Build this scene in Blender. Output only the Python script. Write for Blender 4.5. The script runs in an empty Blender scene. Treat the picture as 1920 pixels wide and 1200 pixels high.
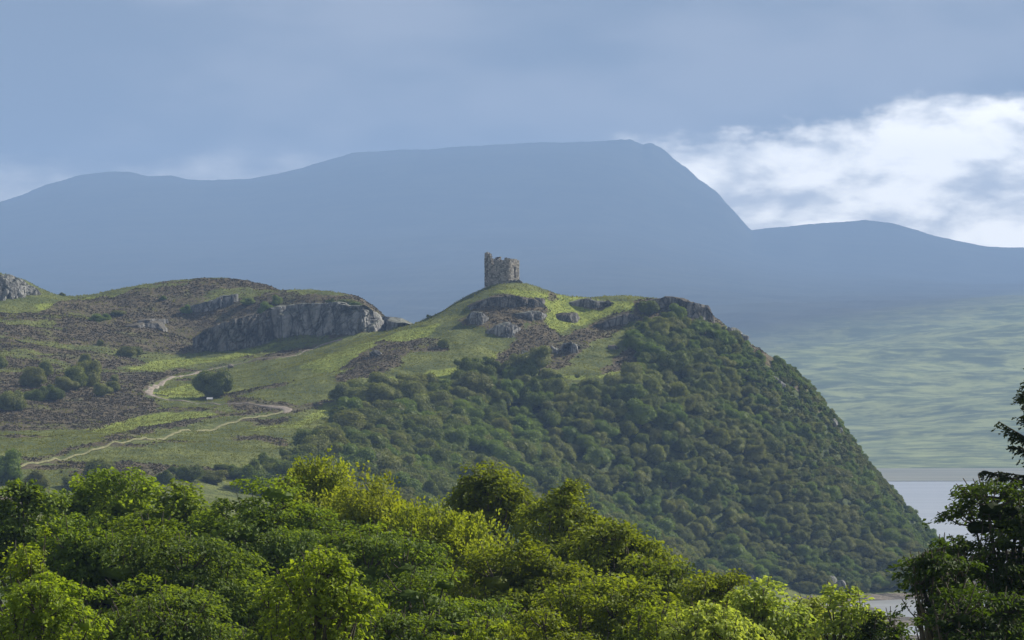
import bpy, bmesh, math, random
import numpy as np
from mathutils import Vector, Matrix
R_ = math.radians
rng = np.random.default_rng(7)
random.seed(7)
sc = bpy.context.scene
COL = sc.collection

# ------------------------------------------------------------------ camera
CAMZ, F, PITCH = 39.0, 8000.0, math.atan(180 / 8000.0)      # focal length in photo pixels (1920 wide)
cam_d = bpy.data.cameras.new('camera')
cam_d.lens = 150.0; cam_d.sensor_width = 36.0
cam_d.clip_start = 1.0; cam_d.clip_end = 40000.0
cam = bpy.data.objects.new('camera', cam_d); COL.objects.link(cam)
cam.location = (0, 0, CAMZ); cam.rotation_euler = (math.pi / 2 + PITCH, 0, 0)
sc.camera = cam

# ------------------------------------------------------------------ light, sky, exposure
SUN_AZ, SUN_EL = 54.0, 35.0
sd = Vector((math.sin(R_(SUN_AZ)) * math.cos(R_(SUN_EL)), math.cos(R_(SUN_AZ)) * math.cos(R_(SUN_EL)), math.sin(R_(SUN_EL))))
sun_d = bpy.data.lights.new('sun', 'SUN'); sun_d.energy = 5.0; sun_d.angle = R_(0.6); sun_d.color = (1.0, 0.94, 0.84)
sun = bpy.data.objects.new('sun', sun_d); COL.objects.link(sun)
sun.rotation_euler = sd.to_track_quat('Z', 'Y').to_euler(); sun.location = (300, 100, 900)

world = bpy.data.worlds.new('World'); sc.world = world; world.use_nodes = True


class NT:
    """Small helper for building node trees."""
    def __init__(s, nt):
        s.nt = nt
    def n(s, typ, **kw):
        nd = s.nt.nodes.new(typ)
        for k, v in kw.items():
            if k.startswith('i_'):
                nd.inputs[k[2:].replace('_', ' ')].default_value = v
            else:
                setattr(nd, k, v)
        return nd
    def put(s, sock, v):
        if hasattr(v, 'is_linked') or hasattr(v, 'links'):
            s.nt.links.new(v, sock)
        else:
            sock.default_value = v
    def math(s, op, a, b=0.0, c=0.0, clamp=False):
        nd = s.nt.nodes.new('ShaderNodeMath'); nd.operation = op; nd.use_clamp = clamp
        s.put(nd.inputs[0], a); s.put(nd.inputs[1], b); s.put(nd.inputs[2], c)
        return nd.outputs[0]
    def ramp(s, v, a, b, lo=0.0, hi=1.0, smooth=True):
        nd = s.nt.nodes.new('ShaderNodeMapRange'); nd.interpolation_type = 'SMOOTHSTEP' if smooth else 'LINEAR'
        s.put(nd.inputs[0], v); s.put(nd.inputs[1], a); s.put(nd.inputs[2], b); s.put(nd.inputs[3], lo); s.put(nd.inputs[4], hi)
        return nd.outputs[0]
    def mix(s, f, a, b, mode='MIX'):
        nd = s.nt.nodes.new('ShaderNodeMix'); nd.data_type = 'RGBA'; nd.blend_type = mode
        s.put(nd.inputs[0], f)
        for sock, v in ((nd.inputs[6], a), (nd.inputs[7], b)):
            if isinstance(v, tuple): v = (*v, 1.0) if len(v) == 3 else v
            s.put(sock, v)
        return nd.outputs[2]
    def noise(s, vec, scale, detail=4.0, rough=0.55, dist=0.0):
        nd = s.nt.nodes.new('ShaderNodeTexNoise')
        s.put(nd.inputs['Vector'], vec); nd.inputs['Scale'].default_value = scale
        nd.inputs['Detail'].default_value = detail; nd.inputs['Roughness'].default_value = rough
        nd.inputs['Distortion'].default_value = dist
        return nd.outputs['Fac']
    def scale(s, vec, xyz, rot=(0, 0, 0), loc=(0, 0, 0)):
        nd = s.nt.nodes.new('ShaderNodeMapping')
        s.put(nd.inputs[0], vec); nd.inputs[1].default_value = loc; nd.inputs[2].default_value = rot; nd.inputs[3].default_value = xyz
        return nd.outputs[0]


def build_world():
    nt = world.node_tree; nt.nodes.clear(); t = NT(nt)
    tc = t.n('ShaderNodeTexCoord').outputs['Generated']
    sep = t.n('ShaderNodeSeparateXYZ'); nt.links.new(tc, sep.inputs[0])
    az = t.math('MULTIPLY', t.math('ARCTAN2', sep.outputs[0], sep.outputs[1]), 57.2958)
    el = t.math('MULTIPLY', t.math('ARCSINE', sep.outputs[2]), 57.2958)
    sky = t.n('ShaderNodeTexSky'); sky.sky_type = 'NISHITA'; sky.sun_disc = False
    sky.sun_elevation = R_(SUN_EL); sky.sun_rotation = R_(SUN_AZ); sky.air_density = 1.2; sky.dust_density = 1.5
    # the deck of stratus: grey-blue, softly mottled in long bands
    v1 = t.scale(tc, (1, 1, 2.2))
    n1 = t.noise(v1, 14.0, 3.0, 0.5)
    n2 = t.noise(t.scale(tc, (1, 1, 3.5), (0, R_(8), 0), (3, 1, 5)), 30.0, 4.0, 0.55)
    deck = t.mix(t.ramp(t.math('ADD', t.math('MULTIPLY', n1, 0.75), t.math('MULTIPLY', n2, 0.25)), 0.38, 0.62),
                 (1.5, 1.75, 2.35), (3.2, 3.25, 3.7))
    # open band under the deck, deeper towards the right (north-east) of the view
    edge = t.math('ADD', t.ramp(az, 0.8, 6.0, 3.20, 4.30, False), t.math('MULTIPLY', t.math('SUBTRACT', n2, 0.5), 1.3))
    edge = t.math('ADD', edge, t.math('MULTIPLY', t.math('SUBTRACT', t.noise(t.scale(tc, (1, 1, 1.6), (0, 0, 0), (7, 2, 0)), 60.0, 6.0, 0.62), 0.5), 0.9))
    soft = t.ramp(az, 0.0, 3.0, 0.45, 0.18, False)
    gap = t.ramp(t.math('SUBTRACT', edge, el), t.math('MULTIPLY', soft, -1.0), t.math('ADD', soft, 0.04))
    n3 = t.noise(t.scale(tc, (1, 1, 2.4), (0, R_(-14), 0), (2, 5, 1)), 34.0, 7.0, 0.56, 0.15)
    bright = t.mix(t.ramp(n3, 0.34, 0.56), (7.8, 7.6, 7.6), (23.0, 21.4, 18.8))
    thin = t.ramp(az, -0.5, 2.6, 0.34, 1.0)
    col = t.mix(t.math('MULTIPLY', gap, thin), deck, bright)
    col = t.mix(0.06, col, sky.outputs[0])
    bg = t.n('ShaderNodeBackground'); nt.links.new(col, bg.inputs[0]); bg.inputs[1].default_value = 0.075
    out = t.n('ShaderNodeOutputWorld'); nt.links.new(bg.outputs[0], out.inputs[0])


build_world()
sc.view_settings.view_transform = 'Standard'; sc.view_settings.look = 'None'
sc.view_settings.gamma = 1.0; sc.view_settings.use_curve_mapping = False
sc.view_settings.exposure = 0.72
sc.render.engine = 'CYCLES'
cy = sc.cycles
cy.max_bounces = 5; cy.diffuse_bounces = 3; cy.glossy_bounces = 2; cy.transmission_bounces = 3; cy.volume_bounces = 0
cy.transparent_max_bounces = 6; cy.use_denoising = True; cy.caustics_reflective = False; cy.caustics_refractive = False
cy.sample_clamp_indirect = 4.0

# ------------------------------------------------------------------ geometry helpers
SP, CP = math.sin(PITCH), math.cos(PITCH)


def P(px, py, D):
    """World point seen at photo pixel (px, py) whose distance along +Y is D."""
    px = np.asarray(px, float); py = np.asarray(py, float); D = np.asarray(D, float)
    yu = (600 - py) / F
    k = D / (CP - yu * SP)
    return np.stack([(px - 960) / F * k + 0 * D, D + 0 * px, CAMZ + (SP + yu * CP) * k], -1)


def proj(p):
    p = np.asarray(p, float); x, y, z = p[..., 0], p[..., 1], p[..., 2] - CAMZ
    fw = y * CP + z * SP; up = -y * SP + z * CP
    return 960 + x / fw * F, 600 - up / fw * F


def vnoise(x, y, seed=0):
    xi = np.floor(x).astype(np.int64); yi = np.floor(y).astype(np.int64)
    xf, yf = x - xi, y - yi
    def h(a, b):
        n = (a * 374761393 + b * 668265263 + seed * 974634777) & 0xffffffff
        n = ((n ^ (n >> 13)) * 1274126177) & 0xffffffff
        return ((n ^ (n >> 16)) & 0xffff) / 65535.0
    u, v = xf * xf * (3 - 2 * xf), yf * yf * (3 - 2 * yf)
    return (h(xi, yi) * (1 - u) + h(xi + 1, yi) * u) * (1 - v) + (h(xi, yi + 1) * (1 - u) + h(xi + 1, yi + 1) * u) * v


def fbm(x, y, scale, octv=4, seed=0, gain=0.5):
    s, a, t = 0, 1.0, 0
    x = x / scale; y = y / scale
    for o in range(octv):
        s = s + a * (vnoise(x, y, seed + o * 17) * 2 - 1); t += a; a *= gain; x = x * 2.03 + 11.3; y = y * 2.03 + 5.7
    return s / t


def mk_mesh(name, V, faces, mats=(), midx=None, smooth=False):
    """V (n,3); faces: list of arrays (m,k) of equal-sized polygons."""
    me = bpy.data.meshes.new(name)
    V = np.asarray(V, np.float32)
    faces = [np.asarray(f, np.int32) for f in faces if len(f)]
    me.vertices.add(len(V)); me.vertices.foreach_set('co', V.ravel())
    loops = np.concatenate([f.ravel() for f in faces]); tot = np.concatenate([np.full(len(f), f.shape[1], np.int32) for f in faces])
    me.loops.add(len(loops)); me.loops.foreach_set('vertex_index', loops)
    me.polygons.add(len(tot))
    me.polygons.foreach_set('loop_start', np.concatenate([[0], np.cumsum(tot)[:-1]]).astype(np.int32))
    me.polygons.foreach_set('loop_total', tot)
    if smooth is True: me.polygons.foreach_set('use_smooth', np.ones(len(tot), bool))
    else: me.polygons.foreach_set('use_smooth', np.zeros(len(tot), bool))
    for m in mats: me.materials.append(m)
    if midx is not None: me.polygons.foreach_set('material_index', np.asarray(midx, np.int32))
    me.update(calc_edges=True)
    return me


def link(name, data, parent=None, loc=None, label=None, cat=None, group=None, kind=None, rz=0.0, sc_=None):
    o = bpy.data.objects.new(name, data); COL.objects.link(o)
    if parent is not None: o.parent = parent
    if loc is not None: o.location = tuple(float(c) for c in loc)
    if rz: o.rotation_euler = (0, 0, rz)
    if sc_ is not None: o.scale = sc_ if isinstance(sc_, tuple) else (sc_,) * 3
    if label: o['label'] = label
    if cat: o['category'] = cat
    if group: o['group'] = group
    if kind: o['kind'] = kind
    return o


def in_poly(px, py, poly):
    poly = np.asarray(poly, float); px = np.asarray(px); py = np.asarray(py)
    ins = np.zeros(px.shape, bool); j = len(poly) - 1
    for i in range(len(poly)):
        xi, yi = poly[i]; xj, yj = poly[j]
        if yi != yj:
            ins ^= ((yi > py) != (yj > py)) & (px < (xj - xi) * (py - yi) / (yj - yi) + xi)
        j = i
    return ins


class Geo:
    """Collects polygons of several sizes into one mesh."""
    def __init__(s): s.V = []; s.F = {}; s.n = 0
    def add(s, V, F_, m=0):
        V = np.asarray(V, float); F_ = np.asarray(F_, np.int64)
        s.V.append(V); s.F.setdefault((F_.shape[1], m), []).append(F_ + s.n); s.n += len(V)
    def mesh(s, name, mats, smooth=False):
        fs, mi = [], []
        for (k, m), l in s.F.items():
            a = np.concatenate(l); fs.append(a); mi.append(np.full(len(a), m))
        return mk_mesh(name, np.concatenate(s.V), fs, mats, np.concatenate(mi), smooth)


def tube(g, pts, rad, sides=6, m=0):
    pts = np.asarray(pts, float); n = len(pts)
    d = np.gradient(pts, axis=0); d /= np.linalg.norm(d, axis=1)[:, None] + 1e-9
    ref = np.array([0.31, 0.2, 0.93]) if abs(d[0, 2]) < 0.8 else np.array([1.0, 0.1, 0.0])
    a = np.cross(d, ref); a /= np.linalg.norm(a, axis=1)[:, None]; b = np.cross(d, a)
    th = np.arange(sides) / sides * 2 * np.pi
    ring = (a[:, None, :] * np.cos(th)[None, :, None] + b[:, None, :] * np.sin(th)[None, :, None]) * np.asarray(rad, float)[:, None, None] + pts[:, None, :]
    V = ring.reshape(-1, 3)
    i = np.arange(n - 1)[:, None] * sides; j = np.arange(sides)[None, :]; jn = (j + 1) % sides
    q = np.stack([i + j, i + jn, i + sides + jn, i + sides + j], -1).reshape(-1, 4)
    g.add(V, q, m)


# ------------------------------------------------------------------ materials
def new_mat(name):
    m = bpy.data.materials.new(name); m.use_nodes = True; nt = m.node_tree; nt.nodes.clear()
    return m, NT(nt)


def finish(t, shader, disp=None):
    o = t.n('ShaderNodeOutputMaterial'); t.nt.links.new(shader, o.inputs[0])


def principled(t, col, rough=0.8, spec=0.3, normal=None, **kw):
    b = t.n('ShaderNodeBsdfPrincipled'); t.put(b.inputs['Base Color'], (*col, 1) if isinstance(col, tuple) else col)
    t.put(b.inputs['Roughness'], rough); b.inputs['Specular IOR Level'].default_value = spec
    if normal is not None: t.nt.links.new(normal, b.inputs['Normal'])
    return b.outputs[0]


def bump(t, h, dist, strength=1.0):
    b = t.n('ShaderNodeBump'); b.inputs['Strength'].default_value = strength; b.inputs['Distance'].default_value = dist
    t.nt.links.new(h, b.inputs['Height']); return b.outputs[0]


def leaf_mat(name, dark, light, trans=0.42, tcol=None, rough=0.6, hue_noise=0.35, spec=0.12):
    m, t = new_mat(name)
    geo = t.n('ShaderNodeNewGeometry'); oi = t.n('ShaderNodeObjectInfo')
    pos = geo.outputs['Position']
    f = t.math('ADD', t.math('MULTIPLY', geo.outputs['Random Per Island'], 0.4), t.math('MULTIPLY', t.ramp(t.noise(pos, hue_noise, 3.0), 0.3, 0.7), 0.6))
    c = t.mix(f, dark, light)
    c = t.mix(t.math('MULTIPLY', oi.outputs['Random'], 0.35), c, tuple(0.5 * (a + b) * k for a, b, k in zip(dark, light, (1.25, 0.95, 0.9))))
    tc = t.mix(1.0, c, tcol or (1.5, 1.35, 0.5), 'MULTIPLY')
    tr = t.n('ShaderNodeBsdfTranslucent'); t.nt.links.new(tc, tr.inputs[0])
    mx = t.n('ShaderNodeMixShader'); mx.inputs[0].default_value = trans
    t.nt.links.new(principled(t, c, rough, spec), mx.inputs[1]); t.nt.links.new(tr.outputs[0], mx.inputs[2])
    finish(t, mx.outputs[0]); return m


def bark_mat(name, a, b):
    m, t = new_mat(name)
    tc = t.n('ShaderNodeTexCoord').outputs['Object']
    n = t.noise(t.scale(tc, (1, 1, 0.25)), 6.0, 6.0)
    finish(t, principled(t, t.mix(n, a, b), 0.9, 0.2, bump(t, n, 0.05))); return m


def rock_mat(name, dark, light, moss=(0.05, 0.065, 0.02), moss_amt=0.45, crack=1.0):
    m, t = new_mat(name)
    pos = t.n('ShaderNodeNewGeometry').outputs['Position']
    vr = t.scale(pos, (1.0, 1.0, 0.35), (0, R_(22), 0))
    n = t.noise(vr, 0.55, 8.0, 0.62); n2 = t.noise(pos, 2.6, 5.0, 0.6)
    vo = t.n('ShaderNodeTexVoronoi'); vo.feature = 'DISTANCE_TO_EDGE'; vo.inputs['Scale'].default_value = 0.42
    t.nt.links.new(t.scale(pos, (1, 1, 0.3), (0, R_(24), 0)), vo.inputs['Vector'])
    c = t.mix(t.ramp(n, 0.40, 0.60), dark, light)
    c = t.mix(t.ramp(n2, 0.55, 0.7, 0, 0.6), c, tuple(x * 1.35 for x in light))
    c = t.mix(t.ramp(vo.outputs['Distance'], 0.0, 0.09, 0.75 * crack, 0.0), c, tuple(x * 0.3 for x in dark))
    nz = t.n('ShaderNodeSeparateXYZ'); t.nt.links.new(t.n('ShaderNodeNewGeometry').outputs['Normal'], nz.inputs[0])
    mo = t.math('MULTIPLY', t.ramp(t.math('ADD', nz.outputs[2], t.math('MULTIPLY', t.math('SUBTRACT', n, 0.5), 1.4)), 0.45, 0.75), moss_amt)
    c = t.mix(mo, c, moss)
    h = t.math('ADD', n, t.math('MULTIPLY', vo.outputs['Distance'], 0.8))
    finish(t, principled(t, c, 0.88, 0.25, bump(t, h, 0.7))); return m


M = {}
M['bark'] = bark_mat('bark', (0.05, 0.042, 0.032), (0.13, 0.115, 0.09))
M['rock'] = rock_mat('grey_rock', (0.085, 0.085, 0.08), (0.27, 0.265, 0.25))
M['rock_dark'] = rock_mat('heathery_rock', (0.045, 0.042, 0.036), (0.19, 0.185, 0.17), (0.07, 0.058, 0.034), 0.9)


def terrain_mat():
    m, t = new_mat('hillside')
    pos = t.n('ShaderNodeNewGeometry').outputs['Position']
    def attr(n):
        a = t.n('ShaderNodeAttribute'); a.attribute_name = n; return a.outputs['Fac']
    nA = t.noise(pos, 0.9, 6.0, 0.65); nB = t.noise(t.scale(pos, (1, 1, 1), (0, 0, 0), (40, 9, 0)), 0.11, 5.0, 0.6); nC = t.noise(pos, 3.2, 4.0, 0.6)
    jit = t.math('MULTIPLY', t.math('SUBTRACT', nA, 0.5), 1.5)
    he = t.ramp(t.math('ADD', attr('heather'), jit), 0.38, 0.62)
    lu = t.ramp(t.math('ADD', attr('lush'), jit), 0.3, 0.8)
    grass = t.mix(t.ramp(nB, 0.38, 0.62), (0.080, 0.100, 0.026), (0.165, 0.185, 0.042))
    grass = t.mix(t.ramp(nA, 0.42, 0.66, 0, 0.75), grass, (0.062, 0.088, 0.026))
    grass = t.mix(t.ramp(nC, 0.5, 0.75, 0, 0.35), grass, (0.21, 0.19, 0.07))
    lush = t.mix(t.ramp(nA, 0.35, 0.65), (0.27, 0.31, 0.045), (0.14, 0.18, 0.030))
    g = t.mix(lu, grass, lush)
    hea = t.mix(t.ramp(nA, 0.35, 0.65), (0.062, 0.048, 0.030), (0.135, 0.108, 0.058))
    hea = t.mix(t.ramp(nC, 0.55, 0.72, 0, 0.6), hea, (0.075, 0.078, 0.03))
    hea = t.mix(t.ramp(nB, 0.52, 0.66, 0, 0.6), hea, (0.12, 0.13, 0.04))
    c = t.mix(he, g, hea)
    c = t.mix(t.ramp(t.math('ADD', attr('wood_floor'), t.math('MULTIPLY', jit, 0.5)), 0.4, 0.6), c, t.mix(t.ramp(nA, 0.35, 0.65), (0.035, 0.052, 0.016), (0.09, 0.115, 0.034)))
    sh = t.ramp(t.math('ADD', attr('shore'), t.math('MULTIPLY', jit, 0.4)), 0.4, 0.6)
    shc = t.mix(t.ramp(t.noise(t.scale(pos, (0.25, 1, 1)), 0.35, 5.0, 0.65), 0.4, 0.6), (0.055, 0.05, 0.045), (0.20, 0.17, 0.135))
    c = t.mix(sh, c, shc)
    h = t.math('ADD', nA, t.math('MULTIPLY', nC, 0.35))
    finish(t, principled(t, c, 0.92, 0.15, bump(t, h, 0.75))); return m


M['terrain'] = terrain_mat()


def simple_noise_mat(name, a, b, scale, rough=0.9, bd=0.1, stretch=(1, 1, 1), spec=0.2):
    m, t = new_mat(name)
    pos = t.n('ShaderNodeNewGeometry').outputs['Position']
    n = t.noise(t.scale(pos, stretch), scale, 6.0, 0.62)
    finish(t, principled(t, t.mix(t.ramp(n, 0.32, 0.68), a, b), rough, spec, bump(t, n, bd))); return m


M['path'] = simple_noise_mat('path_gravel', (0.15, 0.125, 0.095), (0.33, 0.28, 0.22), 1.6)
M['track'] = simple_noise_mat('track_turf', (0.12, 0.125, 0.05), (0.21, 0.20, 0.09), 0.8)
M['sand'] = simple_noise_mat('tidal_sand', (0.11, 0.115, 0.075), (0.19, 0.185, 0.13), 0.012, 0.6, 0.05, (0.3, 1, 1), 0.4)
M['heather'] = leaf_mat('heather_sprigs', (0.058, 0.047, 0.028), (0.120, 0.096, 0.054), 0.1)
M['grass'] = leaf_mat('grass_blades', (0.075, 0.11, 0.020), (0.22, 0.245, 0.050), 0.35)
M['wood_grey'] = simple_noise_mat('weathered_board', (0.22, 0.20, 0.17), (0.34, 0.31, 0.27), 4.0)
M['pale_board'] = simple_noise_mat('pale_board', (0.5, 0.5, 0.48), (0.66, 0.66, 0.62), 4.0)

# ------------------------------------------------------------------ near terrain
def ctrl():
    pts = []
    def a(*l):
        for px, py, D in l: pts.append(P(px, py, D))
    ridge = [(740, 619, 1000), (800, 599, 1000), (850, 571, 1000), (905, 541, 1000), (940, 529, 1002), (985, 533, 1002), (1040, 552, 1005),
             (1100, 561, 1010), (1140, 561, 1012), (1200, 570, 1015), (1250, 566, 1010), (1330, 586, 1005), (1350, 610, 1000), (1400, 642, 1000),
             (1455, 674, 1000), (1508, 720, 1000), (1555, 774, 1000), (1596, 832, 1000), (1638, 885, 1000), (1692, 945, 1000), (1734, 1000, 995), (1750, 1050, 985)]
    a(*ridge)
    for px, py, D in ridge:
        if px >= 850:
            p = P(px, py, D)
            pts.append(np.array([p[0] + 4, D + 45, max(p[2] - 26, -2)])); pts.append(np.array([p[0] + 10, D + 130, -3]))
    a((930, 600, 975), (870, 622, 970), (1030, 600, 978), (1100, 603, 990), (1180, 622, 980), (1260, 645, 972), (800, 650, 960), (900, 662, 950),
      (1000, 662, 955), (1080, 662, 958), (1150, 692, 950), (700, 690, 930), (800, 722, 920), (900, 722, 925), (1000, 722, 930), (1130, 718, 935),
      (640, 662, 965), (560, 682, 960), (1300, 705, 960), (1400, 750, 965), (1500, 815, 965), (1560, 872, 962),
      (700, 790, 880), (850, 812, 890), (1000, 835, 900), (1150, 838, 915), (1300, 838, 930), (1420, 878, 940), (1520, 918, 945), (1600, 950, 955), (1695, 1005, 960),
      (650, 868, 800), (800, 895, 830), (950, 918, 850), (1100, 948, 875), (1250, 968, 905), (1400, 998, 920), (1500, 1020, 925), (1620, 1060, 930), (1700, 1090, 925),
      (1300, 1082, 888), (1400, 1098, 893), (1500, 1108, 903), (1600, 1118, 905), (1690, 1122, 910))
    # left hill
    lr = [(-120, 500, 1100), (0, 517, 1102), (40, 520, 1106), (90, 556, 1112), (200, 550, 1130), (250, 538, 1130), (320, 532, 1130), (440, 527, 1130),
          (500, 538, 1125), (560, 556, 1115), (620, 564, 1110), (680, 572, 1104), (715, 587, 1098), (737, 616, 1090)]
    a(*lr)
    for px, py, D in lr:
        p = P(px, py, D); pts.append(np.array([p[0], D + 60, p[2] - 14])); pts.append(np.array([p[0], D + 160, p[2] - 36]))
    a((370, 604, 1088), (480, 584, 1086), (560, 574, 1085), (620, 571, 1083), (700, 582, 1082),
      (380, 656, 1069), (430, 659, 1067), (500, 642, 1067), (550, 631, 1067), (600, 630, 1067), (680, 624, 1067), (735, 620, 1066),
      (0, 900, 720), (0, 820, 820), (0, 760, 880), (0, 700, 940), (0, 640, 1000), (0, 600, 1040), (0, 566, 1085),
      (200, 600, 1080), (300, 620, 1060), (150, 660, 1000), (300, 670, 1012), (100, 720, 930), (250, 720, 950), (400, 690, 1000), (400, 738, 935), (300, 745, 918),
      (500, 700, 968), (600, 700, 945), (560, 770, 882), (400, 754, 905), (250, 780, 882), (100, 800, 850), (400, 800, 862), (550, 800, 852),
      (500, 850, 790), (300, 870, 760), (100, 880, 740), (640, 800, 852), (640, 641, 1012), (720, 621, 1040), (-200, 760, 880), (-200, 640, 1000), (-200, 870, 740))
    # hidden valley and the slope the near trees grow on
    for x, y, z in [(0, 0, 37.2), (-60, 0, 38), (60, 0, 35), (0, 40, 30), (-40, 60, 26), (40, 60, 22), (-30, 120, 18), (20, 120, 15), (70, 120, 10), (-100, 120, 22),
                    (-20, 220, 11), (-90, 220, 15), (60, 220, 5), (0, 380, 9), (-100, 380, 14), (80, 380, 0.5), (-40, 540, 14), (-120, 560, 22), (30, 560, 7),
                    (-60, 650, 22), (0, 690, 14), (40, 700, 4), (60, 700, 0.8), (50, 800, 2.5), (-260, 300, 25), (-260, 900, 48), (-260, 1100, 66), (-260, -50, 40),
                    (20, 780, 9), (70, 870, 0.2), (62, 840, 0.6), (75, 820, 0.4), (90, 860, -0.8), (115, 900, -1.8), (75, 770, -0.35), (85, 772, -0.4), (66, 745, 0.7), (80, 740, 0.5),
                    (95, 820, -0.6), (110, 780, -0.8), (110, 700, -0.5), (120, 560, -1), (110, 960, -2), (140, 1000, -3), (180, 800, -3), (180, 1000, -3), (180, 500, -2.5),
                    (260, 0, 10), (240, 300, -2.5), (250, 700, -4), (250, 1100, -4), (180, 1200, -4), (60, 1250, -4), (-60, 1300, 8), (-250, 1350, 20), (250, 1380, -4), (0, 1400, -4), (-250, 1400, 18)]:
        pts.append(np.array([x, y, z], float))
    return np.array(pts)


CP_ = ctrl()
cs = 200.0


def rbf_fit(C, lam=2e-4):
    n = len(C); xy = C[:, :2] / cs
    r = np.linalg.norm(xy[:, None] - xy[None], axis=2); K = np.where(r > 0, r * r * np.log(r + 1e-12), 0) + lam * np.eye(n)
    Pm = np.hstack([np.ones((n, 1)), xy]); A = np.block([[K, Pm], [Pm.T, np.zeros((3, 3))]])
    return np.linalg.solve(A, np.concatenate([C[:, 2], np.zeros(3)]))


W_ = rbf_fit(CP_)


def rbf(x, y):
    out = np.empty(x.size); X = x.ravel() / cs; Y = y.ravel() / cs; n = len(CP_); cx, cyy = CP_[:, 0] / cs, CP_[:, 1] / cs
    for s in range(0, x.size, 40000):
        e = slice(s, s + 40000)
        r2 = (X[e, None] - cx) ** 2 + (Y[e, None] - cyy) ** 2
        out[e] = (0.5 * r2 * np.log(r2 + 1e-12)) @ W_[:n] + W_[n] + W_[n + 1] * X[e] + W_[n + 2] * Y[e]
    return out.reshape(x.shape)


def seq(*parts):
    r = []
    for a, b, s in parts: r.append(np.arange(a, b, s))
    return np.concatenate(r + [[parts[-1][1]]])


gx = seq((-300, -165, 7), (-165, 125, 1.0), (125, 260, 5))
gy = seq((-60, 660, 8), (660, 1150, 1.0), (1150, 1400, 8))
GX, GY = np.meshgrid(gx, gy)
GZ = rbf(GX, GY)
land = np.clip((GZ - 1.5) / 6, 0, 1)
far_w = np.clip((GY - 640) / 60, 0, 1)
lump = fbm(GX, GY, 16, 4, 3) * 1.1 + (np.abs(fbm(GX, GY, 7, 3, 9)) - 0.2) * 0.8
ribs = np.clip((GX + 20) / 30, 0, 1) * np.clip((995 - GY) / 25, 0, 1) * np.clip((GY - 840) / 30, 0, 1) * np.clip((GZ - 2) / 10, 0, 1)
GZ = GZ + ribs * ((0.45 - np.abs(fbm(GX + GY * 0.25, GY * 0.35, 34, 3, 123)) * 2.0) * 4.2)
GZ = GZ + land * (lump * far_w + fbm(GX, GY, 30, 2, 5) * (1 - far_w) * 0.8) + fbm(GX, GY, 6, 3, 21) * 0.12

# ground cover classes drawn as patches on the ground (photo outlines projected on the hill)
PXg, PYg = proj(np.stack([GX, GY, GZ], -1))
wob = 7.0
PXw = PXg + fbm(GX, GY, 6, 3, 31) * 16; PYw = PYg + fbm(GX, GY, 6, 3, 41) * 7
HEATHER = [
    [(-300, 640), (-20, 585), (60, 590), (110, 565), (210, 560), (300, 528), (450, 520), (560, 550), (740, 560), (745, 612), (640, 632), (560, 640), (500, 655), (380, 664), (300, 668), (225, 688), (300, 698), (380, 690), (320, 705), (262, 735), (300, 765), (230, 790), (180, 806), (-300, 815)],
    [(868, 606), (880, 575), (915, 555), (960, 553), (1000, 562), (1030, 582), (1028, 606), (985, 608), (975, 640), (930, 636), (905, 612)],
    [(640, 700), (670, 670), (710, 645), (800, 636), (845, 648), (838, 662), (770, 660), (740, 690), (690, 706), (650, 712)],
    [(890, 696), (930, 668), (1000, 612), (1030, 610), (1060, 632), (1120, 600), (1185, 582), (1192, 604), (1140, 628), (1085, 665), (1040, 700), (960, 690)],
    [(1085, 582), (1110, 565), (1150, 570), (1140, 582)], [(1030, 545), (1045, 556), (1025, 575)],
    [(1185, 566), (1330, 568), (1360, 615), (1300, 640), (1230, 655), (1205, 690), (1120, 705), (1190, 640), (1200, 600)],
    [(420, 748), (480, 750), (560, 760), (640, 748), (560, 775), (440, 772)], [(640, 730), (620, 700), (660, 715)],
    [(470, 668), (560, 640), (620, 632), (600, 650), (520, 672), (430, 690), (390, 690)],
    [(1360, 620), (1480, 690), (1600, 830), (1640, 900), (1600, 900), (1560, 860), (1500, 780), (1440, 720), (1380, 680)],
    [(-100, 845), (60, 868), (120, 852), (300, 806), (420, 784), (520, 770), (420, 777), (260, 806), (120, 846), (20, 872)]]
LUSH = [
    [(955, 540), (1040, 552), (1100, 560), (1180, 565), (1200, 572), (1180, 590), (1110, 600), (1050, 628), (1000, 650), (1010, 610), (1030, 600), (1030, 580), (980, 556), (900, 548)],
    [(230, 690), (300, 676), (400, 668), (485, 652), (530, 640), (500, 662), (420, 678), (300, 694)],
    [(560, 690), (640, 656), (740, 624), (830, 600), (800, 632), (700, 650), (640, 700)],
    [(860, 690), (960, 650), (1000, 630), (960, 668), (900, 700), (740, 730), (700, 705), (780, 700)],
    [(640, 745), (560, 790), (420, 815), (560, 800), (650, 762)], [(60, 570), (220, 556), (200, 570), (70, 582)],
    [(100, 790), (300, 775), (460, 778), (330, 800), (200, 815)], [(1030, 700), (1120, 705), (1190, 690), (1140, 712), (1060, 712)],
    [(280, 740), (340, 720), (380, 720), (380, 745), (330, 750)]]
hea = np.zeros_like(GX); lus = np.zeros_like(GX)
for p in HEATHER: hea = np.maximum(hea, in_poly(PXw, PYw, p).astype(float))
for p in LUSH: lus = np.maximum(lus, in_poly(PXw, PYw, p).astype(float))
patch = fbm(GX * 0.6, GY, 14, 4, 55)
hea = np.where((PXg < 620) & (PYg < 700) & (patch > 0.16), hea * 0.35, hea)
hea = np.where((patch < -0.22) & (PYg > 600) & (PXg < 540) & (lus < 0.5), np.maximum(hea, 0.75), hea)
hea = np.where(GY > 1145, 0.8, hea)
WOOD_FLOOR = [(560, 870), (640, 760), (760, 745), (900, 705), (1040, 735), (1190, 712), (1240, 660), (1400, 665), (1460, 700), (1620, 860), (1800, 1060), (1720, 1112), (1280, 1082), (700, 1010)]
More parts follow.
